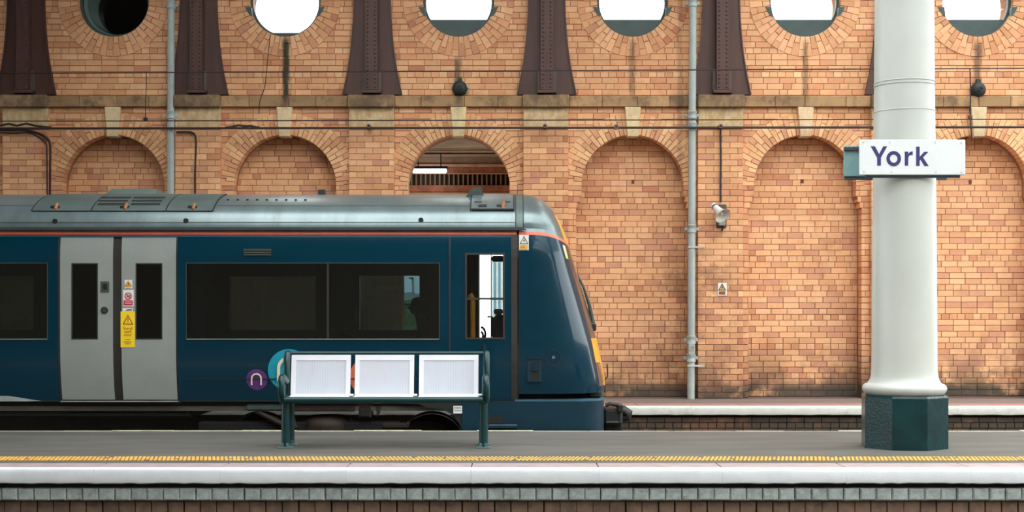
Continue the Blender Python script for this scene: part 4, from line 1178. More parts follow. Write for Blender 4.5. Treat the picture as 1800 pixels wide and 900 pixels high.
# chrome grab handle at the seat corner
hy = 15.75
s_, bxs = seat(PX(652, hy), hy, 1)
obj('grab_handle', MB().tube([(PX(640, hy), hy-.2, PZ(580, hy)), (PX(640, hy), hy-.2, PZ(545, hy)), (PX(638, hy), hy-.2, PZ(533, hy)), (PX(633, hy), hy-.2, PZ(534, hy)), (PX(629, hy), hy-.2, PZ(545, hy)), (PX(628, hy), hy-.2, PZ(566, hy))], .014, 8), M_CHROME, s_, smooth=True)
obj('grab_handle', MB().tube([(PX(648, hy), hy-.2, PZ(580, hy)), (PX(648, hy), hy-.2, PZ(548, hy)), (PX(645, hy), hy-.2, PZ(538, hy)), (PX(641, hy), hy-.2, PZ(530, hy))], .010, 8), M_CHROME, s_, smooth=True)
# cab fittings
yc = 15.45
obj('cab_grab_pole', MB().tube([(PX(831, yc), yc, PZ(600, yc)), (PX(831, yc), yc, PZ(528, yc)), (PX(829, yc), yc, PZ(521, yc)), (PX(826, yc), yc, PZ(517, yc))], .03, 10), M_YFRONT, train, label='yellow grab pole inside the cab')
obj('cab_cabinet', MB().bbox(PX(833, 17.2), PX(842.5, 17.2), 16.9, 17.5, ZF, 2.1, .01), M_BLACK, train)
cs = obj('cab_seat', MB().bbox(PX(866, 16.6), PX(900, 16.6), 16.3, 16.8, .35, PZ(553, 16.6), .05), M_SEAT, train)
obj('seat_headrest', MB().bbox(PX(868, 16.6), PX(884, 16.6), 16.35, 16.75, PZ(553, 16.6), PZ(543, 16.6), .02), M_STWHT, cs, label='white headrest cover')
obj('seat_arm', MB().tube([(PX(857, 16.4), 16.4, PZ(557, 16.4)), (PX(865, 16.4), 16.4, PZ(557, 16.4)), (PX(865, 16.4), 16.4, PZ(592, 16.4))], .015, 8), M_BLACK, cs)
hs = MB()
for rr in (4, 8): hs.tube([(PX(845+rr*sin(k*pi/10), 16.9), 16.9+rr*.01, PZ(584-rr*1.6*cos(k*pi/10)+(6 if rr == 4 else 4), 16.9)) for k in range(9)], .014, 8)
obj('coiled_hose', hs, M_BLACK, train, kind='stuff')
q = MB(); q.bbox(PX(864, 17.3), PX(886, 17.3), 17.2, 17.4, PZ(460, 17.3), PZ(450, 17.3), .02); obj('cab_blind_roller', q, M_BLACK, train)
q = MB(); q.box(PX(862.5, 17.6), PX(864, 17.6), 17.58, 17.62, .7, 2.1); obj('far_window_post', q, M_BLACK, train)

# passenger seen against the far window
def person(at):
    x, y, zs = at
    J = {}; E = []
    def j(n, p, r): J[n] = (Vector(p)+Vector((x, y, zs)), r)
    j('pelvis', (0, 0, .10), .135); j('waist', (-.02, 0, .22), .125); j('chest', (-.055, 0, .40), .15); j('neck', (-.10, 0, .53), .062)
    j('skull0', (-.125, 0, .60), .065); j('skull1', (-.135, 0, .67), .092); j('skull2', (-.13, 0, .745), .085)
    E += [('pelvis', 'waist'), ('waist', 'chest'), ('chest', 'neck'), ('neck', 'skull0'), ('skull0', 'skull1'), ('skull1', 'skull2')]
    for s in (-1, 1):
        t = 'LR'[s > 0]
        j('sh'+t, (-.07, s*.17, .46), .062); j('el'+t, (-.12, s*.24, .20), .047); j('wr'+t, (-.34, s*.15, .14), .030); j('pa'+t, (-.41, s*.12, .13), .034)
        E += [('chest', 'sh'+t), ('sh'+t, 'el'+t), ('el'+t, 'wr'+t), ('wr'+t, 'pa'+t)]
        for f, (dy, L) in enumerate(((-.027, .060), (-.009, .072), (.009, .068), (.027, .052))):
            j('f%d%s' % (f, t), (-.45, s*.12+dy, .125), .010); j('g%d%s' % (f, t), (-.45-L*.6, s*.12+dy, .11), .009); j('h%d%s' % (f, t), (-.45-L*.75, s*.12+dy, .085), .008)
            E += [('pa'+t, 'f%d' % f+t), ('f%d' % f+t, 'g%d' % f+t), ('g%d' % f+t, 'h%d' % f+t)]
        j('t0'+t, (-.405, s*.12-s*.038, .135), .011); j('t1'+t, (-.445, s*.12-s*.055, .125), .009); E += [('pa'+t, 't0'+t), ('t0'+t, 't1'+t)]
        j('hip'+t, (-.02, s*.09, .07), .09); j('kn'+t, (-.45, s*.11, .08), .062); j('an'+t, (-.44, s*.11, -.32), .042); j('to'+t, (-.60, s*.12, -.385), .035)
        E += [('pelvis', 'hip'+t), ('hip'+t, 'kn'+t), ('kn'+t, 'an'+t), ('an'+t, 'to'+t)]
    names = list(J); me = bpy.data.meshes.new('person')
    rt = Vector((x, y, zs-.40))
    me.from_pydata([J[n][0]-rt for n in names], [(names.index(a), names.index(b_)) for a, b_ in E], [])
    o = bpy.data.objects.new('person', me); COL.objects.link(o); o.location = rt; ORG[o] = rt
    sk = o.modifiers.new('skin', 'SKIN'); sk.use_smooth_shade = True
    for i, n in enumerate(names):
        v = me.skin_vertices[0].data[i]; v.radius = (J[n][1], J[n][1]); v.use_root = n == 'pelvis'
    o.modifiers.new('sub', 'SUBSURF').levels = 1; o.modifiers['sub'].render_levels = 1
    me2 = bpy.data.meshes.new_from_object(o.evaluated_get(bpy.context.evaluated_depsgraph_get())); o.modifiers.clear(); o.data = me2
    me2.materials.append(mat('dark_coat', (34, 34, 38), .9))
    props(o, 'seated person in dark coat and cap, seen against the bright train window', 'person')
    hx, hy_, hz = x-.135, y, zs+.68
    # face
    q = MB(); q.tube([(hx-.085, hy_, hz+.03), (hx-.118, hy_, hz-.012), (hx-.09, hy_, hz-.022)], [.012, .017, .012], 8)
    obj('nose', q, mat('skin_tone', (150, 110, 92), .6), o, smooth=True)
    q = MB(); q.lathe([(.012, -.06), (.05, -.05), (.07, -.01), (.078, .04), (.074, .07)], 14, Matrix.Translation((hx-.03, hy_, hz-.03))); obj('face', q, mat('skin_tone', (150, 110, 92), .6), o, smooth=True)
    for s in (-1, 1):
        q = MB(); q.lathe([(.002, -.008), (.010, -.004), (.012, 0), (.010, .004), (.002, .008)], 8, Matrix.Translation((hx-.098, hy_+s*.032, hz+.022))); obj('eye', q, M_STBLK, o)
        q = MB(); q.tube([(hx+.01, hy_+s*.088, hz-.03), (hx+.018, hy_+s*.097, hz), (hx+.008, hy_+s*.09, hz+.028)], [.008, .014, .008], 6); obj('ear', q, mat('skin_tone', (150, 110, 92), .6), o)
    q = MB(); q.tube([(hx-.095, hy_-.02, hz-.05), (hx-.10, hy_, hz-.048), (hx-.095, hy_+.02, hz-.05)], .006, 6); obj('mouth', q, M_STBRN, o)
    q = MB(); q.lathe([(.104, .015), (.108, .05), (.095, .10), (.06, .128), (.01, .135)], 20, Matrix.Translation((hx+.01, hy_, hz))); cp = obj('cap', q, mat('dark_cap', (26, 26, 28), .9), o, smooth=True)
    q = MB(); q.zprism([(hx-.06, hy_-.08), (hx-.14, hy_-.06), (hx-.165, hy_), (hx-.14, hy_+.06), (hx-.06, hy_+.08)], hz+.035, hz+.047); obj('cap_brim', q, mat('dark_cap', (26, 26, 28), .9), cp)
    q = MB(); q.lathe([(.06, -.07), (.095, -.04), (.102, .02), (.1, .05)], 18, Matrix.Translation((hx+.03, hy_, hz))); obj('hair', q, mat('dark_hair', (30, 26, 24), .8), o, smooth=True)
    return o
yp = 17.2
person((PX(735, yp)+.135, yp, ZF+.44-.015))

# ------------------------------------------------------------------ white column with the station sign
cc = Vector((PX(1589.5, 13.15), 13.15, 0)); kc = 13.15/F
col_ = root('iron_column', cc, 'cream white round iron column on dark teal octagonal plinth at right', 'column')
R8 = 76*kc
oct8 = [(cc.x+R8*cos(radians(14+45*k)), cc.y+R8*sin(radians(14+45*k))) for k in range(8)]
q = MB(); q.zprism(oct8, -.01, .505, .02); obj('plinth', q, M_PLINTH, col_, label='dark teal gloss octagonal plinth')
ss = lambda y: PZ(y, 13.15)
prof = [(.33, .50), (.35, .503), (.37, .515), (.388, .54), (.395, .565), (.388, .59), (.37, .607), (.345, .615), (.338, .625), (.325, .645), (.315, .68), (.309, .74), (.307, .9), (.298, 2.2), (.283, 3.4), (.276, 4.35), (.262, 9.3)]
q = MB(); q.lathe(prof, 56, Matrix.Translation(cc)); obj('shaft', q, M_COLUMN, col_, smooth=True)
for zc_ in (3.22, 3.47, 3.50): 
    rr = .2875
    q = MB(); q.lathe([(rr, -.004), (rr+.003, 0), (rr, .004)], 48, Matrix.Translation((cc.x, cc.y, zc_)), cap=False); obj('casting_seam', q, M_COLUMN, col_, smooth=True)

sy = 12.80; ks = sy/F
def SX(px): return PX(px, sy)
def SZ(py): return PZ(py, sy)
sg = root('station_sign', (SX(1604), sy, SZ(276)), 'white York sign fixed to the front of the white column', 'sign')
q = MB(); q.bbox(SX(1511), SX(1697), sy, sy+.03, SZ(307.5), SZ(245.5), .006); obj('panel', q, M_SIGNW, sg)
def zt(a, b_): return (1460+a/6.923, 220+b_/6.923)     # sign detail coordinates
def glyph(pts): return [(SX(zt(*p)[0]), SZ(zt(*p)[1])) for p in pts]
yg = sy-.003
gl = MB()
gl.prism(glyph([(490, 258), (540, 258), (590, 352), (640, 258), (688, 258), (612, 396), (612, 492), (567, 492), (567, 396)]), yg, sy+.001); obj('letter', gl, M_INK, sg)
gl = MB(); n = 40; vo = []; 
for k in range(n):
    a = 2*pi*k/n; co, si = cos(a), sin(a)
    for rx, ry in ((88, 92), (46, 50)):
        px, py = zt(768+rx*co, 407+ry*si); vo.append((SX(px), yg, SZ(py))); vo.append((SX(px), sy+.001, SZ(py)))
fs = []
for k in range(n):
    a, c = k*4, ((k+1) % n)*4
    fs += [(a, c, c+2, a+2), (a, a+1, c+1, c), (a+2, c+2, c+3, a+3)]
gl.add(vo, fs); obj('letter', gl, M_INK, sg)
gl = MB()
arm = [(944, 322), (944, 352), (953, 338), (966, 326), (982, 320), (1000, 320), (998, 362), (978, 361), (962, 367), (951, 381), (946, 398), (944, 492), (903, 492), (903, 322)]
gl.prism(glyph(arm), yg, sy+.001); obj('letter', gl, M_INK, sg)
gl = MB()
gl.prism(glyph([(1041, 262), (1083, 262), (1083, 384), (1138, 325), (1190, 325), (1124, 392), (1192, 495), (1142, 495), (1095, 421), (1083, 433), (1083, 495), (1041, 495)]), yg, sy+.001); obj('letter', gl, M_INK, sg)
for a, b_ in ((394, 208), (720, 206), (1275, 212), (1588, 214), (405, 568), (742, 566), (1282, 574), (1592, 574)):
    px, py = zt(a, b_); q = MB(); q.disc(SX(px), SZ(py), .008, sy-.004, sy+.001, 10); obj('screw', q, M_SCREW, sg)
q = MB(); q.bbox(SX(1522), SX(1690), sy+.03, sy+.055, SZ(312), SZ(305), .004); obj('back_rail', q, M_RAILD, sg)
q = MB(); q.bbox(SX(1522), SX(1690), sy+.03, sy+.055, SZ(256), SZ(249), .004); obj('back_rail', q, M_RAILD, sg)
for sx in (-.2, .2):
    q = MB(); q.bbox(cc.x+sx-.02, cc.x+sx+.02, sy+.03, sy+.20, SZ(290), SZ(280), .004); obj('bracket', q, M_RAILD, sg)
ry_ = 13.46
s2 = root('station_sign', (PX(1574, ry_), ry_, PZ(286, ry_)), 'pale teal back of a second sign fixed behind the white column', 'sign')
q = MB(); q.bbox(PX(1484.5, ry_), PX(1664, ry_), ry_+.02, ry_+.05, PZ(316, ry_), PZ(257, ry_), .005); obj('panel', q, M_SIGNB, s2)
for y0, y1 in ((257, 259.5), (260.5, 264.5), (309.5, 311.3), (312.3, 316.5)):
    q = MB(); q.bbox(PX(1484, ry_), PX(1664, ry_), ry_-.01, ry_+.02, PZ(y1, ry_), PZ(y0, ry_), .003); obj('back_rail', q, M_SIGNB if y0 == 257 else M_RAILD, s2)
for sx in (-.15, .15):
    q = MB(); q.bbox(cc.x+sx-.02, cc.x+sx+.02, cc.y+.24, ry_+.03, PZ(292, ry_), PZ(280, ry_), .004); obj('bracket', q, M_RAILD, s2)

# ------------------------------------------------------------------ bench
yb0, yb1 = 13.06, 13.34
bench = root('platform_bench', (PX(674, 13.2), 13.2, 0), 'dark teal tubular bench with three white perforated seats on the tarmac', 'bench')
xl, xr = PX(502, yb0), PX(849.5, yb0)
def smooth_path(pts, n=6):
    out = []; pts = [Vector(p) for p in pts]
    for i in range(len(pts)-1):
        p0 = pts[max(i-1, 0)]; p1 = pts[i]; p2 = pts[i+1]; p3 = pts[min(i+2, len(pts)-1)]
        for k in range(n):
            t = k/n; out.append(.5*((2*p1)+(p2-p0)*t+(2*p0-5*p1+4*p2-p3)*t*t+(3*p1-p0-3*p2+p3)*t**3))
    return out+[pts[-1]]
for x in (xl, xr):
    e = obj('end_frame', MB().tube([(x, yb0, .02), (x, yb0, .5)], .041, 14), M_TEAL, bench, smooth=True)
    obj('rear_leg', MB().tube([(x, yb1, .02), (x, yb1, .5)], .041, 14), M_TEAL, e, smooth=True)
    xo = x+(-.045 if x == xl else .045)*.55
    arm = [(xo, yb0-.02, .45), (xo, yb0-.075, .50), (xo, yb0-.11, .56), (xo, yb0-.10, .64), (xo, yb0-.04, .675), (xo, yb0+.06, .655), (xo, yb0+.14, .63), (xo, yb0+.19, .64), (xo, yb0+.20, .72), (xo, yb0+.22, .82), (xo, yb0+.265, .885), (xo, yb0+.325, .885), (xo, yb0+.35, .83), (xo, yb0+.34, .72), (xo, yb0+.31, .58), (xo, yb0+.28, .46)]
    obj('arm_tube', MB().tube(smooth_path(arm, 5), .034, 12), M_TEAL, e, smooth=True, label='looped arm and back tube')
    obj('seat_cross_tube', MB().tube([(x, yb0-.07, .455), (x, yb1+.03, .455)], .03, 10), M_TEAL, e, smooth=True)
    for y, s in ((yb0, -1), (yb1, 1)):
        fp = obj('foot_plate', MB().bbox(x-.068, x+.068, y-.075, y+.07, 0, .014, .003), mat('worn_teal_foot', (74, 104, 104), .5), bench)
        q = MB(); q.zprism([(x-.05, y-.055), (x+.05, y-.055), (x+.05, y+.055), (x-.05, y+.055)], .01, .05, .3); obj('foot_collar', q, mat('worn_teal_foot', (74, 104, 104), .5), fp)
        q = MB(); q.tube([(x+.004, y-.05, .01), (x+.004, y-.05, .032)], .012, 6); obj('bolt', q, M_BLACK, fp)
obj('back_top_rail', MB().tube([(xl, yb0+.295, .893), (xr, yb0+.295, .893)], .022, 12), M_TEAL, bench, smooth=True)
obj('seat_front_rail', MB().tube([(xl, yb0-.085, .462), (xr, yb0-.085, .462)], .030, 12), M_TEAL, bench, smooth=True)
obj('seat_rear_rail', MB().tube([(xl, yb1-.02, .455), (xr, yb1-.02, .455)], .022, 12), M_TEAL, bench, smooth=True)
yk = yb0+.24
for a, c in ((512.5, 616.5), (624.5, 728), (737, 841)):
    yv = 13.31
    x0, x1 = PX(a, yv), PX(c, yv)
    # back panel: tilted frame with recessed perforated sheet
    zl, zh = .478, .878; yl_, yh_ = yb0+.20, yb0+.275
    def pt(u, v, e): # u across, v up, e towards the viewer
        return (x0+(x1-x0)*u, yl_+(yh_-yl_)*v-e, zl+(zh-zl)*v+e*.18)
    bt = 1-.055*2
    us = [0, .075, .925, 1]; vs = [0, .06, .87, 1]
    fr = shell(us, vs, lambda i, j: not (i == 1 and j == 1), lambda u, v: pt(u, v, .012), lambda u, v: pt(u, v, -.004))
    bpn = obj('back_panel', fr, M_BENCHW, bench, label='white back panel frame')
    # sheet with real punched slots
    NU, NV_ = 30, 36; us2 = []; 
    for k in range(NU): us2 += [.075+.85*(k+.0)/NU, .075+.85*(k+.80)/NU]
    us2.append(.925); vs2 = []
    for k in range(NV_): vs2 += [.06+.81*(k)/NV_, .06+.81*(k+.80)/NV_]
    vs2.append(.87)
    ms = MB(); nu = len(us2); ms.v = []
    vv = [pt(u, v, .006) for v in vs2 for u in us2]
    ff = [(j*nu+i, j*nu+i+1, (j+1)*nu+i+1, (j+1)*nu+i) for j in range(len(vs2)-1) for i in range(nu-1) if not (i % 2 == 1 and j % 2 == 1)]
    ms.add(vv, ff); obj('perforated_sheet', ms, M_BENCHP, bpn)
    sp = obj('seat_panel', MB().bbox(x0, x1, yb0-.075, yb0+.19, .474, .489, .005), M_BENCHW, bench, label='white seat panel')
    q = MB(); q.bbox(x0+.06, x1-.06, yb0-.02, yb0+.15, .4885, .4905, .0008); obj('perforated_sheet', q, M_BENCHP, sp)
    q = MB(); q.bbox(x1-.05, x1+.035, yb0+.13, yb0+.21, .482, .505, .005); obj('seat_clip', q, M_SIGNW, bench)

# ------------------------------------------------------------------ pipes, wires and fittings on the wall
pd = DPIL-.06
def pipe(px0, px1, rpx, zb, collars, brackets, lab, hatch=None):
    k = pd/F; xt, xb = PX(px0, pd), PX(px1, pd)
    ztop = 9.2; f = lambda z: xb+(xt-xb)*(z-zb)/(PZ(0, pd)-zb) if z < PZ(0, pd) else xt
    o = root('downpipe', (xb, pd, zb), lab, 'pipe', 'grey downpipes on the brick wall')
    obj('pipe_shaft', MB().tube([(xb, pd, zb), (xt, pd, PZ(0, pd)), (xt, pd, ztop)], rpx*k, 16), M_PIPE, o, smooth=True)
    for y in collars:
        z = PZ(y, pd); x = f(z)
        q = MB(); q.lathe([(rpx*k, -.06), (rpx*k*1.22, -.05), (rpx*k*1.22, -.03), (rpx*k*1.12, -.02), (rpx*k*1.12, .03), (rpx*k*1.25, .04), (rpx*k*1.25, .06), (rpx*k, .07)], 18, Matrix.Translation((x, pd, z)), cap=False); obj('collar', q, M_PIPE, o, smooth=True)
        q = MB(); q.bbox(x-rpx*k*1.9, x+rpx*k*1.9, pd+.03, pd+.07, z-.02, z+.03, .006); obj('lug', q, M_PIPE, o)
    for y in brackets:
        z = PZ(y, pd); x = f(z)
        q = MB(); q.bbox(x-rpx*k*1.1, x+.19, pd-rpx*k-.005, pd-rpx*k+.012, z-.014, z+.014, .003)
        q.tube([(x+.17, pd-rpx*k, z), (x+.17, DPIL+.01, z)], .012, 8); obj('strap', q, mat('grey_strap', (176, 176, 172), .5), o)
    if hatch:
        z = PZ(hatch, pd); x = f(z); yf = pd-rpx*k
        q = MB(); q.bbox(x-.05, x+.05, yf-.015, yf+.03, z-.10, z+.08, .012); hh = obj('access_cover', q, M_PIPE, o)
        q = MB(); q.ring(x, z, .026, .036, yf-.024, yf-.012, 18); obj('cover_ring', q, M_PALE, hh)
    return o
pipe(301, 299, 6.2, 0, (9, 203, 380), (420,), 'grey downpipe on the left, rising behind the train roof')
pipe(1218, 1214.5, 6.6, 0, (6, 203, 223, 403, 598, 630), (435, 643), 'grey downpipe on the right, running down to the far platform', 612)

wy = DPIL-.32
def wire(name, pts, r, lab, d=wy, parent=None):
    path = [P(a, b_, d) for a, b_ in pts]
    return obj(name, MB().tube(path, r, 6), M_CABLE, None, lab, 'wire', loc=path[0])
def span(y0, y1): 
    a = (y1-y0)/1800
    return [(-400, y0-400*a), (300, y0+300*a), (900, y0+900*a), (1500, y0+1500*a), (2200, y0+2200*a)]
wire('overhead_wire', span(129, 120), .009, 'topmost thin dark wire, crossing in front of the iron ribs')
wire('overhead_wire', span(213, 209.5), .008, 'middle thin dark wire, just above the thick clamped cable')
cb = wire('clamped_cable', span(226, 223.5), .017, 'thick dark cable clamped along under the stone blocks', DPIL-.15)
for px in (648, 1083, 1267, 958):
    q = MB(); c = P(px, 221.5 if px != 1083 else 223.5, DPIL-.16)
    if px == 1083: q.ring(c.x, c.z, .012, .04, c.y-.02, c.y+.02, 18)
    else: q.ring(c.x, c.z, .012, .03, c.y-.012, c.y+.17, 14)
    obj('clamp', q, mat('brown_clamp', (110, 76, 72), .5), cb)
q = MB(); x = -7.5
pts = [(-60, 221), (0, 221), (15, 217.5), (30, 221), (46, 217), (62, 221), (76, 223), (90, 224)]
obj('lashed_cable', MB().tube([P(a, b_, DPIL-.05) for a, b_ in smooth_path([(a, b_, 0) for a, b_ in pts], 3)] if False else [P(a, b_, DPIL-.14) for a, b_ in pts], .016, 6), M_CABLE, cb)
pts = [(396, 224), (408, 223), (420, 220), (430, 222), (440, 221), (448, 223), (456, 224)]
obj('lashed_cable', MB().tube([P(a, b_, DPIL-.14) for a, b_ in pts], .015, 6), M_CABLE, cb)
def cable(name, pts, r, lab, d, n=4):
    sm = smooth_path([P(a, b_, d) for a, b_ in pts], n)
    return obj(name, MB().tube(sm, r, 6), M_CABLE, None, lab, 'cable', loc=sm[0])
cable('drop_cable', [(-30, 226), (10, 229), (40, 229), (65, 234), (82, 243), (88, 256), (88, 300), (87, 380)], .018, 'thick dark cable bending down beside the leftmost pilaster', DPIL-.05)
cable('drop_cable', [(-30, 231.5), (20, 234), (50, 233.5), (66, 240), (80, 252), (82.5, 270), (83, 380)], .010, 'thinner dark cable looping beside the thick one, leftmost pilaster', DPIL-.02)
cable('drop_cable', [(310, 232), (330, 232), (340, 234.5), (344, 242), (344.5, 260), (343, 300), (343, 380)], .014, 'dark conduit down the pilaster right of the left downpipe', DPIL-.03, 5)
cable('drop_cable', [(1267, 224), (1266.5, 240), (1267, 280), (1266.5, 320), (1266.5, 356)], .014, 'dark cable running down to the horn loudspeaker', DPIL-.03)
cable('hanging_wire', [(475, 62), (472, 90), (468, 130), (465, 155), (457, 176), (455, 200)], .006, 'thin wire hanging from the green stained round window', DW-.10)
cable('hanging_wire', [(257, 126), (257, 150), (256, 180), (256, 208)], .006, 'thin wire dropping from the top wire, left of left downpipe', wy)
cable('hanging_wire', [(1705, 121), (1706, 160), (1706, 200), (1708, 248)], .009, 'thin wire dropping beside the round lamp right of the column', DW-.11)
for px, py, lab in ((256, 210, 'small black junction box on the wire above the leftmost arch'), (1705, 206, 'small dark red junction box beside the keystone right of the column')):
    d = wy if px < 900 else DW-.11
    c = P(px, py, d); q = MB(); q.bbox(c.x-.03, c.x+.03, c.y-.03, c.y+.03, c.z-.028, c.z+.028, .01); o = obj('junction_box', q, M_BLACK if px < 900 else mat('dark_red_box', (96, 44, 44), .5), None, lab, 'box', loc=c)
# round lamp housings on the string course
for px, py, lab in ((808, 155, 'round sooty lamp housing on the ledge above the open arch'), (1719.5, 158, 'round sooty lamp housing on the ledge right of the column')):
    c = P(px, py, DW-.05)
    o = root('wall_lamp', (c.x, DW, c.z), lab, 'lamp', 'round lamp housings on the wall ledge')
    Mr = Matrix.Translation((c.x, DW+.01, c.z)) @ Matrix.Rotation(pi/2, 4, 'X')
    q = MB(); q.lathe([(.112, 0), (.116, .03), (.11, .08), (.09, .13), (.062, .16), (.05, .162), (.02, .165)], 26, Mr); obj('dome', q, M_SOOT, o, smooth=True)
    q = MB(); q.lathe([(.036, .16), (.036, .185), (.018, .186), (.016, .17)], 16, Mr); obj('nozzle', q, M_BLACK, o, smooth=True)
    q = MB(); q.prism([(c.x-.035, c.z+.08), (c.x+.04, c.z+.08), (c.x+.03, c.z+.16), (c.x-.02, c.z+.16)], DW-.06, DW+.02); obj('hanger', q, M_SOOT, o)
    if px < 900:
        q = MB(); q.tube([(c.x+.10, DW-.03, c.z+.03), (c.x+.14, DW-.03, c.z), (c.x+.13, DW-.03, c.z-.05), (c.x+.10, DW-.03, c.z-.06)], .012, 6); obj('side_clip', q, M_PIPE, o)
# horn loudspeaker
hd = DPIL-.18
ls = root('horn_loudspeaker', P(1267, 385, DPIL), 'pale grey horn loudspeaker on the pilaster right of the downpipe', 'loudspeaker')
tip = P(1256, 363, hd); mouth = P(1270.5, 379, hd-.13); ax = (mouth-tip).normalized(); L = (mouth-tip).length
Mh = Matrix.Translation(tip) @ ax.to_track_quat('Z', 'Y').to_matrix().to_4x4()
M_HORN = mat('pale_grey_horn', (206, 204, 196), .45, var=.05)
q = MB(); q.lathe([(.055, L*.32), (.06, L*.55), (.085, L*.8), (.125, L), (.128, L*1.01), (.118, L*1.0), (.078, L*.8), (.05, L*.6), (.0, L*.58)], 28, Mh, cap=False); obj('horn', q, M_HORN, ls, smooth=True)
q = MB(); q.lathe([(.0, -.05), (.04, -.045), (.05, -.02), (.05, L*.33), (.05, L*.34)], 20, Mh); dv = obj('driver', q, M_HORN, ls, smooth=True)
q = MB(); q.lathe([(.053, 0), (.053, .02)], 20, Mh, cap=False); obj('driver_band', q, M_BLACK, dv)
q = MB(); q.lathe([(.0, L*.92), (.022, L*.9), (.03, L*.75), (.03, L*.6)], 16, Mh); obj('horn_plug', q, M_HORN, ls, smooth=True)
c = P(1268, 389, DPIL); q = MB(); q.bbox(c.x-.05, c.x+.05, DPIL-.08, DPIL+.01, c.z-.07, c.z+.06, .01); br = obj('wall_bracket', q, M_PIPE, ls)
q = MB(); q.tube([(c.x, DPIL-.05, c.z+.06), (c.x-.01, DPIL-.12, c.z+.12), tuple(tip+ax*.1)], .014, 8); obj('bracket_arm', q, M_PIPE, ls)
q = MB(); c2 = P(1268, 383, DPIL); q.bbox(c2.x-.075, c2.x+.075, DPIL-.03, DPIL+.01, c2.z-.15, c2.z+.20, .01); obj('back_board', q, mat('sooty_board', (76, 72, 64), .8, dirt=(50, 50, 44)), ls)
c3 = P(1269, 402, DPIL); q = MB(); q.tube([(c3.x, DPIL-.04, c3.z+.09), (c3.x+.01, DPIL-.04, c3.z+.02), (c3.x-.01, DPIL-.035, c3.z-.04)], .014, 6); obj('cable_tail', q, M_CABLE, ls)
# warning plate
wd2 = DPIL-.012
def W(px, py): return (PX(px, wd2), PZ(py, wd2))
wpn = root('warning_plate', P(1269, 508, wd2), 'small electric warning plate on the pilaster below the loudspeaker', 'sign')
def wplate(name, pts, m, e, par): 
    q = MB(); q.prism([W(*p) for p in pts], wd2-e, wd2+.004); return obj(name, q, m, par)
pb = wplate('plate', rect(1262, 497, 1277.5, 519.5), M_STWHT, 0, wpn)
wplate('yellow_triangle', [(1269.3, 498.5), (1275.5, 510), (1263.2, 510)], M_STTAN, .002, wpn)
tr = MB(); o_ = [(1269.3, 497.8), (1276.3, 510.6), (1262.4, 510.6)]; i_ = [(1269.3, 500.4), (1274.2, 509.4), (1264.4, 509.4)]
tr.add([(W(*p)[0], wd2-.004, W(*p)[1]) for p in o_+i_], [(0, 1, 4, 3), (1, 2, 5, 4), (2, 0, 3, 5)]); obj('triangle_border', tr, M_STBLK, wpn)
wplate('lightning_bolt', [(1270.3, 501.5), (1267.8, 506), (1269.3, 506), (1268.2, 509.3), (1271, 504.8), (1269.5, 504.8)], M_STBLK, .005, wpn)
wplate('caption_plate', rect(1263.5, 512, 1275, 518), M_ORHANDLE, .002, wpn)
for y in (513.3, 515.8): wplate('caption_line', rect(1265, y, 1273, y+.9), M_STBRN, .004, wpn)

# ------------------------------------------------------------------ the canopy beyond the open arch, and what stands outside
dk = 24.0
def BZ(y): return PZ(y, dk)
cn_ = root('platform_canopy', (-1.1, 22.5, 4.0), 'timber platform canopy seen through the open arch, with iron louvre beam', 'canopy')
M_SOFF = mat('stained_soffit', (164, 146, 124), .9, var=.25, scale=1.5, dirt=(120, 94, 74))
q = MB(); q.box(-4.5, 2.5, DBK+.02, 24.4, 4.02, 4.14); obj('soffit', q, M_SOFF, cn_)
q = MB(); q.box(-4.5, 2.5, DBK+.02, 24.4, 4.14, 4.2); obj('roof_sheet', q, M_BLACK, cn_)
q = MB(); q.box(-4.5, 2.5, dk+.0, dk+.2, BZ(290), 4.05); obj('fascia_board', q, M_SOFF, cn_)
q = MB(); q.tube([(-4.5, 22.75, 3.985), (2.5, 22.75, 3.985)], .022, 8); obj('cream_pipe', q, mat('cream_pipe', (214, 196, 160), .4), cn_)
q = MB(); q.tube([(-4.5, 22.85, 3.96), (2.5, 22.85, 3.96)], .016, 8); obj('dark_pipe', q, M_BLACK, cn_)
def BZ(y): return PZ(y, dk)
q = MB(); q.bbox(-4.5, 2.5, dk-.1, dk+.2, BZ(294), BZ(289), .01); obj('cream_ledge', q, mat('peeling_cream', (190, 160, 132), .7, dirt=(140, 100, 76)), cn_)
M_RB = mat('rusty_brick_beam', (150, 100, 72), .8, var=.35, scale=5, dirt=(96, 66, 54))
q = MB(); q.bbox(-4.5, 2.5, dk-.02, dk+.2, BZ(304.5), BZ(294), .006); obj('upper_beam', q, M_RB, cn_)
q = MB(); q.box(-4.5, 2.5, dk-.05, dk, BZ(306.5), BZ(304.8)); obj('beam_edge', q, mat('tan_edge', (190, 150, 104), .6), cn_)
q = MB(); q.box(-4.5, 2.5, dk+.06, dk+.1, BZ(326), BZ(305)); obj('louvre_back', q, mat('louvre_brown', (70, 54, 38), .8), cn_)
for k in range(-8, 34):
    x = PX(723.5+k*8.25, dk); q = MB(); q.box(x-.013, x+.013, dk-.02, dk+.06, BZ(326), BZ(305.5)); obj('louvre_bar', q, mat('pale_brown_bar', (128, 112, 88), .7), cn_)
q = MB(); q.bbox(-4.5, 2.5, dk-.06, dk+.2, BZ(338), BZ(326), .006); obj('lower_beam', q, M_RB, cn_)
q = MB(); q.box(-4.5, 2.5, dk-.07, dk+.2, BZ(341.5), BZ(339)); obj('beam_edge', q, mat('tan_edge', (190, 150, 104), .6), cn_)
for x in (-4.3, 2.3):
    q = MB(); q.bbox(x-.08, x+.08, dk-.05, dk+.11, -.82, BZ(339), .01); obj('post', q, M_BLACK, cn_)
tl = root('tube_lamp', (PX(755, 23.4), 23.4, PZ(299, 23.4)), 'lit white tube lamp under the canopy, seen through the open arch', 'lamp')
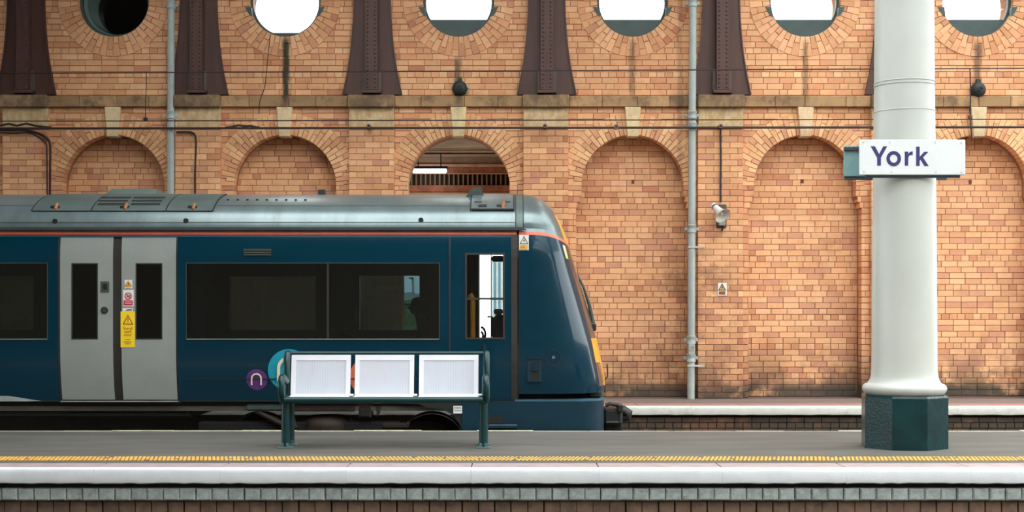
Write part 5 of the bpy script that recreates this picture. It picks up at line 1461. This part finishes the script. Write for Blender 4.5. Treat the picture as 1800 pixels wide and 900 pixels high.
d2 = 23.4
q = MB(); q.bbox(PX(725, d2), PX(785, d2), d2-.05, d2+.05, PZ(304, d2), PZ(297, d2), .02); obj('diffuser', q, emit('lit_tube', (1, .93, .98), 3.0), tl)
q = MB(); q.bbox(PX(723, d2), PX(787, d2), d2-.06, d2+.06, PZ(297, d2), PZ(292.5, d2), .006); obj('housing', q, M_BLACK, tl)
for x in (735, 775):
    q = MB(); q.tube([(PX(x, d2), d2, PZ(293, d2)), (PX(x, d2), d2, 4.02)], .01, 6); obj('hanger_rod', q, M_BLACK, tl)
# outside the far side: bushes, pale shed, lamp post, glass building
def bush(x, y, r, h, n, lab):
    o = root('bush', (x, y, -.82), lab, 'bush', 'green bushes beyond the open arch')
    q = MB()
    for k in range(n):
        a = random.uniform(0, 2*pi); u = random.uniform(.2, 1)**.5; hh = random.uniform(0, 1)
        rr = r*u*(1-.75*hh**2); c = Vector((x+rr*cos(a), y+rr*sin(a), -.7+h*hh)); s = random.uniform(.05, .09)
        d1 = Vector((random.gauss(0, 1), random.gauss(0, 1), random.gauss(0, 1))).normalized(); d_2 = d1.orthogonal().normalized()
        q.add([c-d1*s, c-d_2*s*.5, c+d1*s, c+d_2*s*.5], [(0, 1, 2, 3)])
    obj('foliage', q, M_LEAF, o, kind='stuff')
    q = MB()
    for k in range(5): q.tube([(x, y, -.82), (x+random.uniform(-.4, .4)*r, y+random.uniform(-.4, .4)*r, -.7+h*.7)], [.04, .015], 5)
    obj('stem', q, M_RUST, o)
bush(PX(717, 30), 30, 1.0, 2.25, 1500, 'green bush seen through the train window left of the passenger')
bush(PX(752, 33.5), 33.5, 1.1, 2.0, 1500, 'green bush hidden mostly behind the passenger beyond the arch')
sh = root('pale_shed', (PX(735, 46), 46, -.82), 'white ribbed shed with pitched gable beyond the bushes', 'shed')
xs0, xs1 = PX(660, 46), PX(775, 46)
q = MB(); q.prism([(xs0, -.82), (xs1, -.82), (xs1, PZ(528, 46)), (PX(722, 46), PZ(513, 46)), (xs0, PZ(522, 46))], 46, 48); obj('shed_wall', q, mat('white_cladding', (232, 236, 236), .6), sh)
for k in range(12):
    x = xs0+(xs1-xs0)*(k+.5)/12; q = MB(); q.box(x-.03, x+.03, 45.95, 46.01, -.82, PZ(528, 46)); obj('cladding_rib', q, mat('grey_cladding_rib', (170, 180, 184), .6), sh)
lp = root('lamp_post', (PX(726, 40), 40, -.82), 'slim white lamp post outside, seen through the train window', 'lamp post')
q = MB(); q.tube([(PX(726, 40), 40, -.82), (PX(726, 40), 40, PZ(488, 40))], .03, 8); obj('post', q, M_SIGNW, lp)
q = MB(); q.bbox(PX(719, 40), PX(727, 40), 39.9, 40.1, PZ(491, 40), PZ(487, 40), .02); obj('lamp_head', q, M_SIGNW, lp)
gb = root('glass_building', (PX(878, 70), 70, -.82), 'pale blue grey glazed building far beyond the cab window', 'building')
q = MB(); q.box(PX(863.5, 70), PX(920, 70), 70, 76, -.82, PZ(458, 70)); obj('facade', q, mat('pale_blue_facade', (120, 146, 160), .4), gb)
for k in range(5):
    x = PX(866+k*8, 70); q = MB(); q.box(x-.05, x+.05, 69.9, 70.05, -.82, PZ(458, 70)); obj('facade_post', q, M_PALE, gb)
    if k < 4:
        q = MB(); q.box(x+.05, PX(874+k*8, 70)-.05, 69.95, 70.02, PZ(545, 70), PZ(462, 70)); w_ = obj('window', q, mat('blue_glass_window', (84, 118, 138), .2), gb)
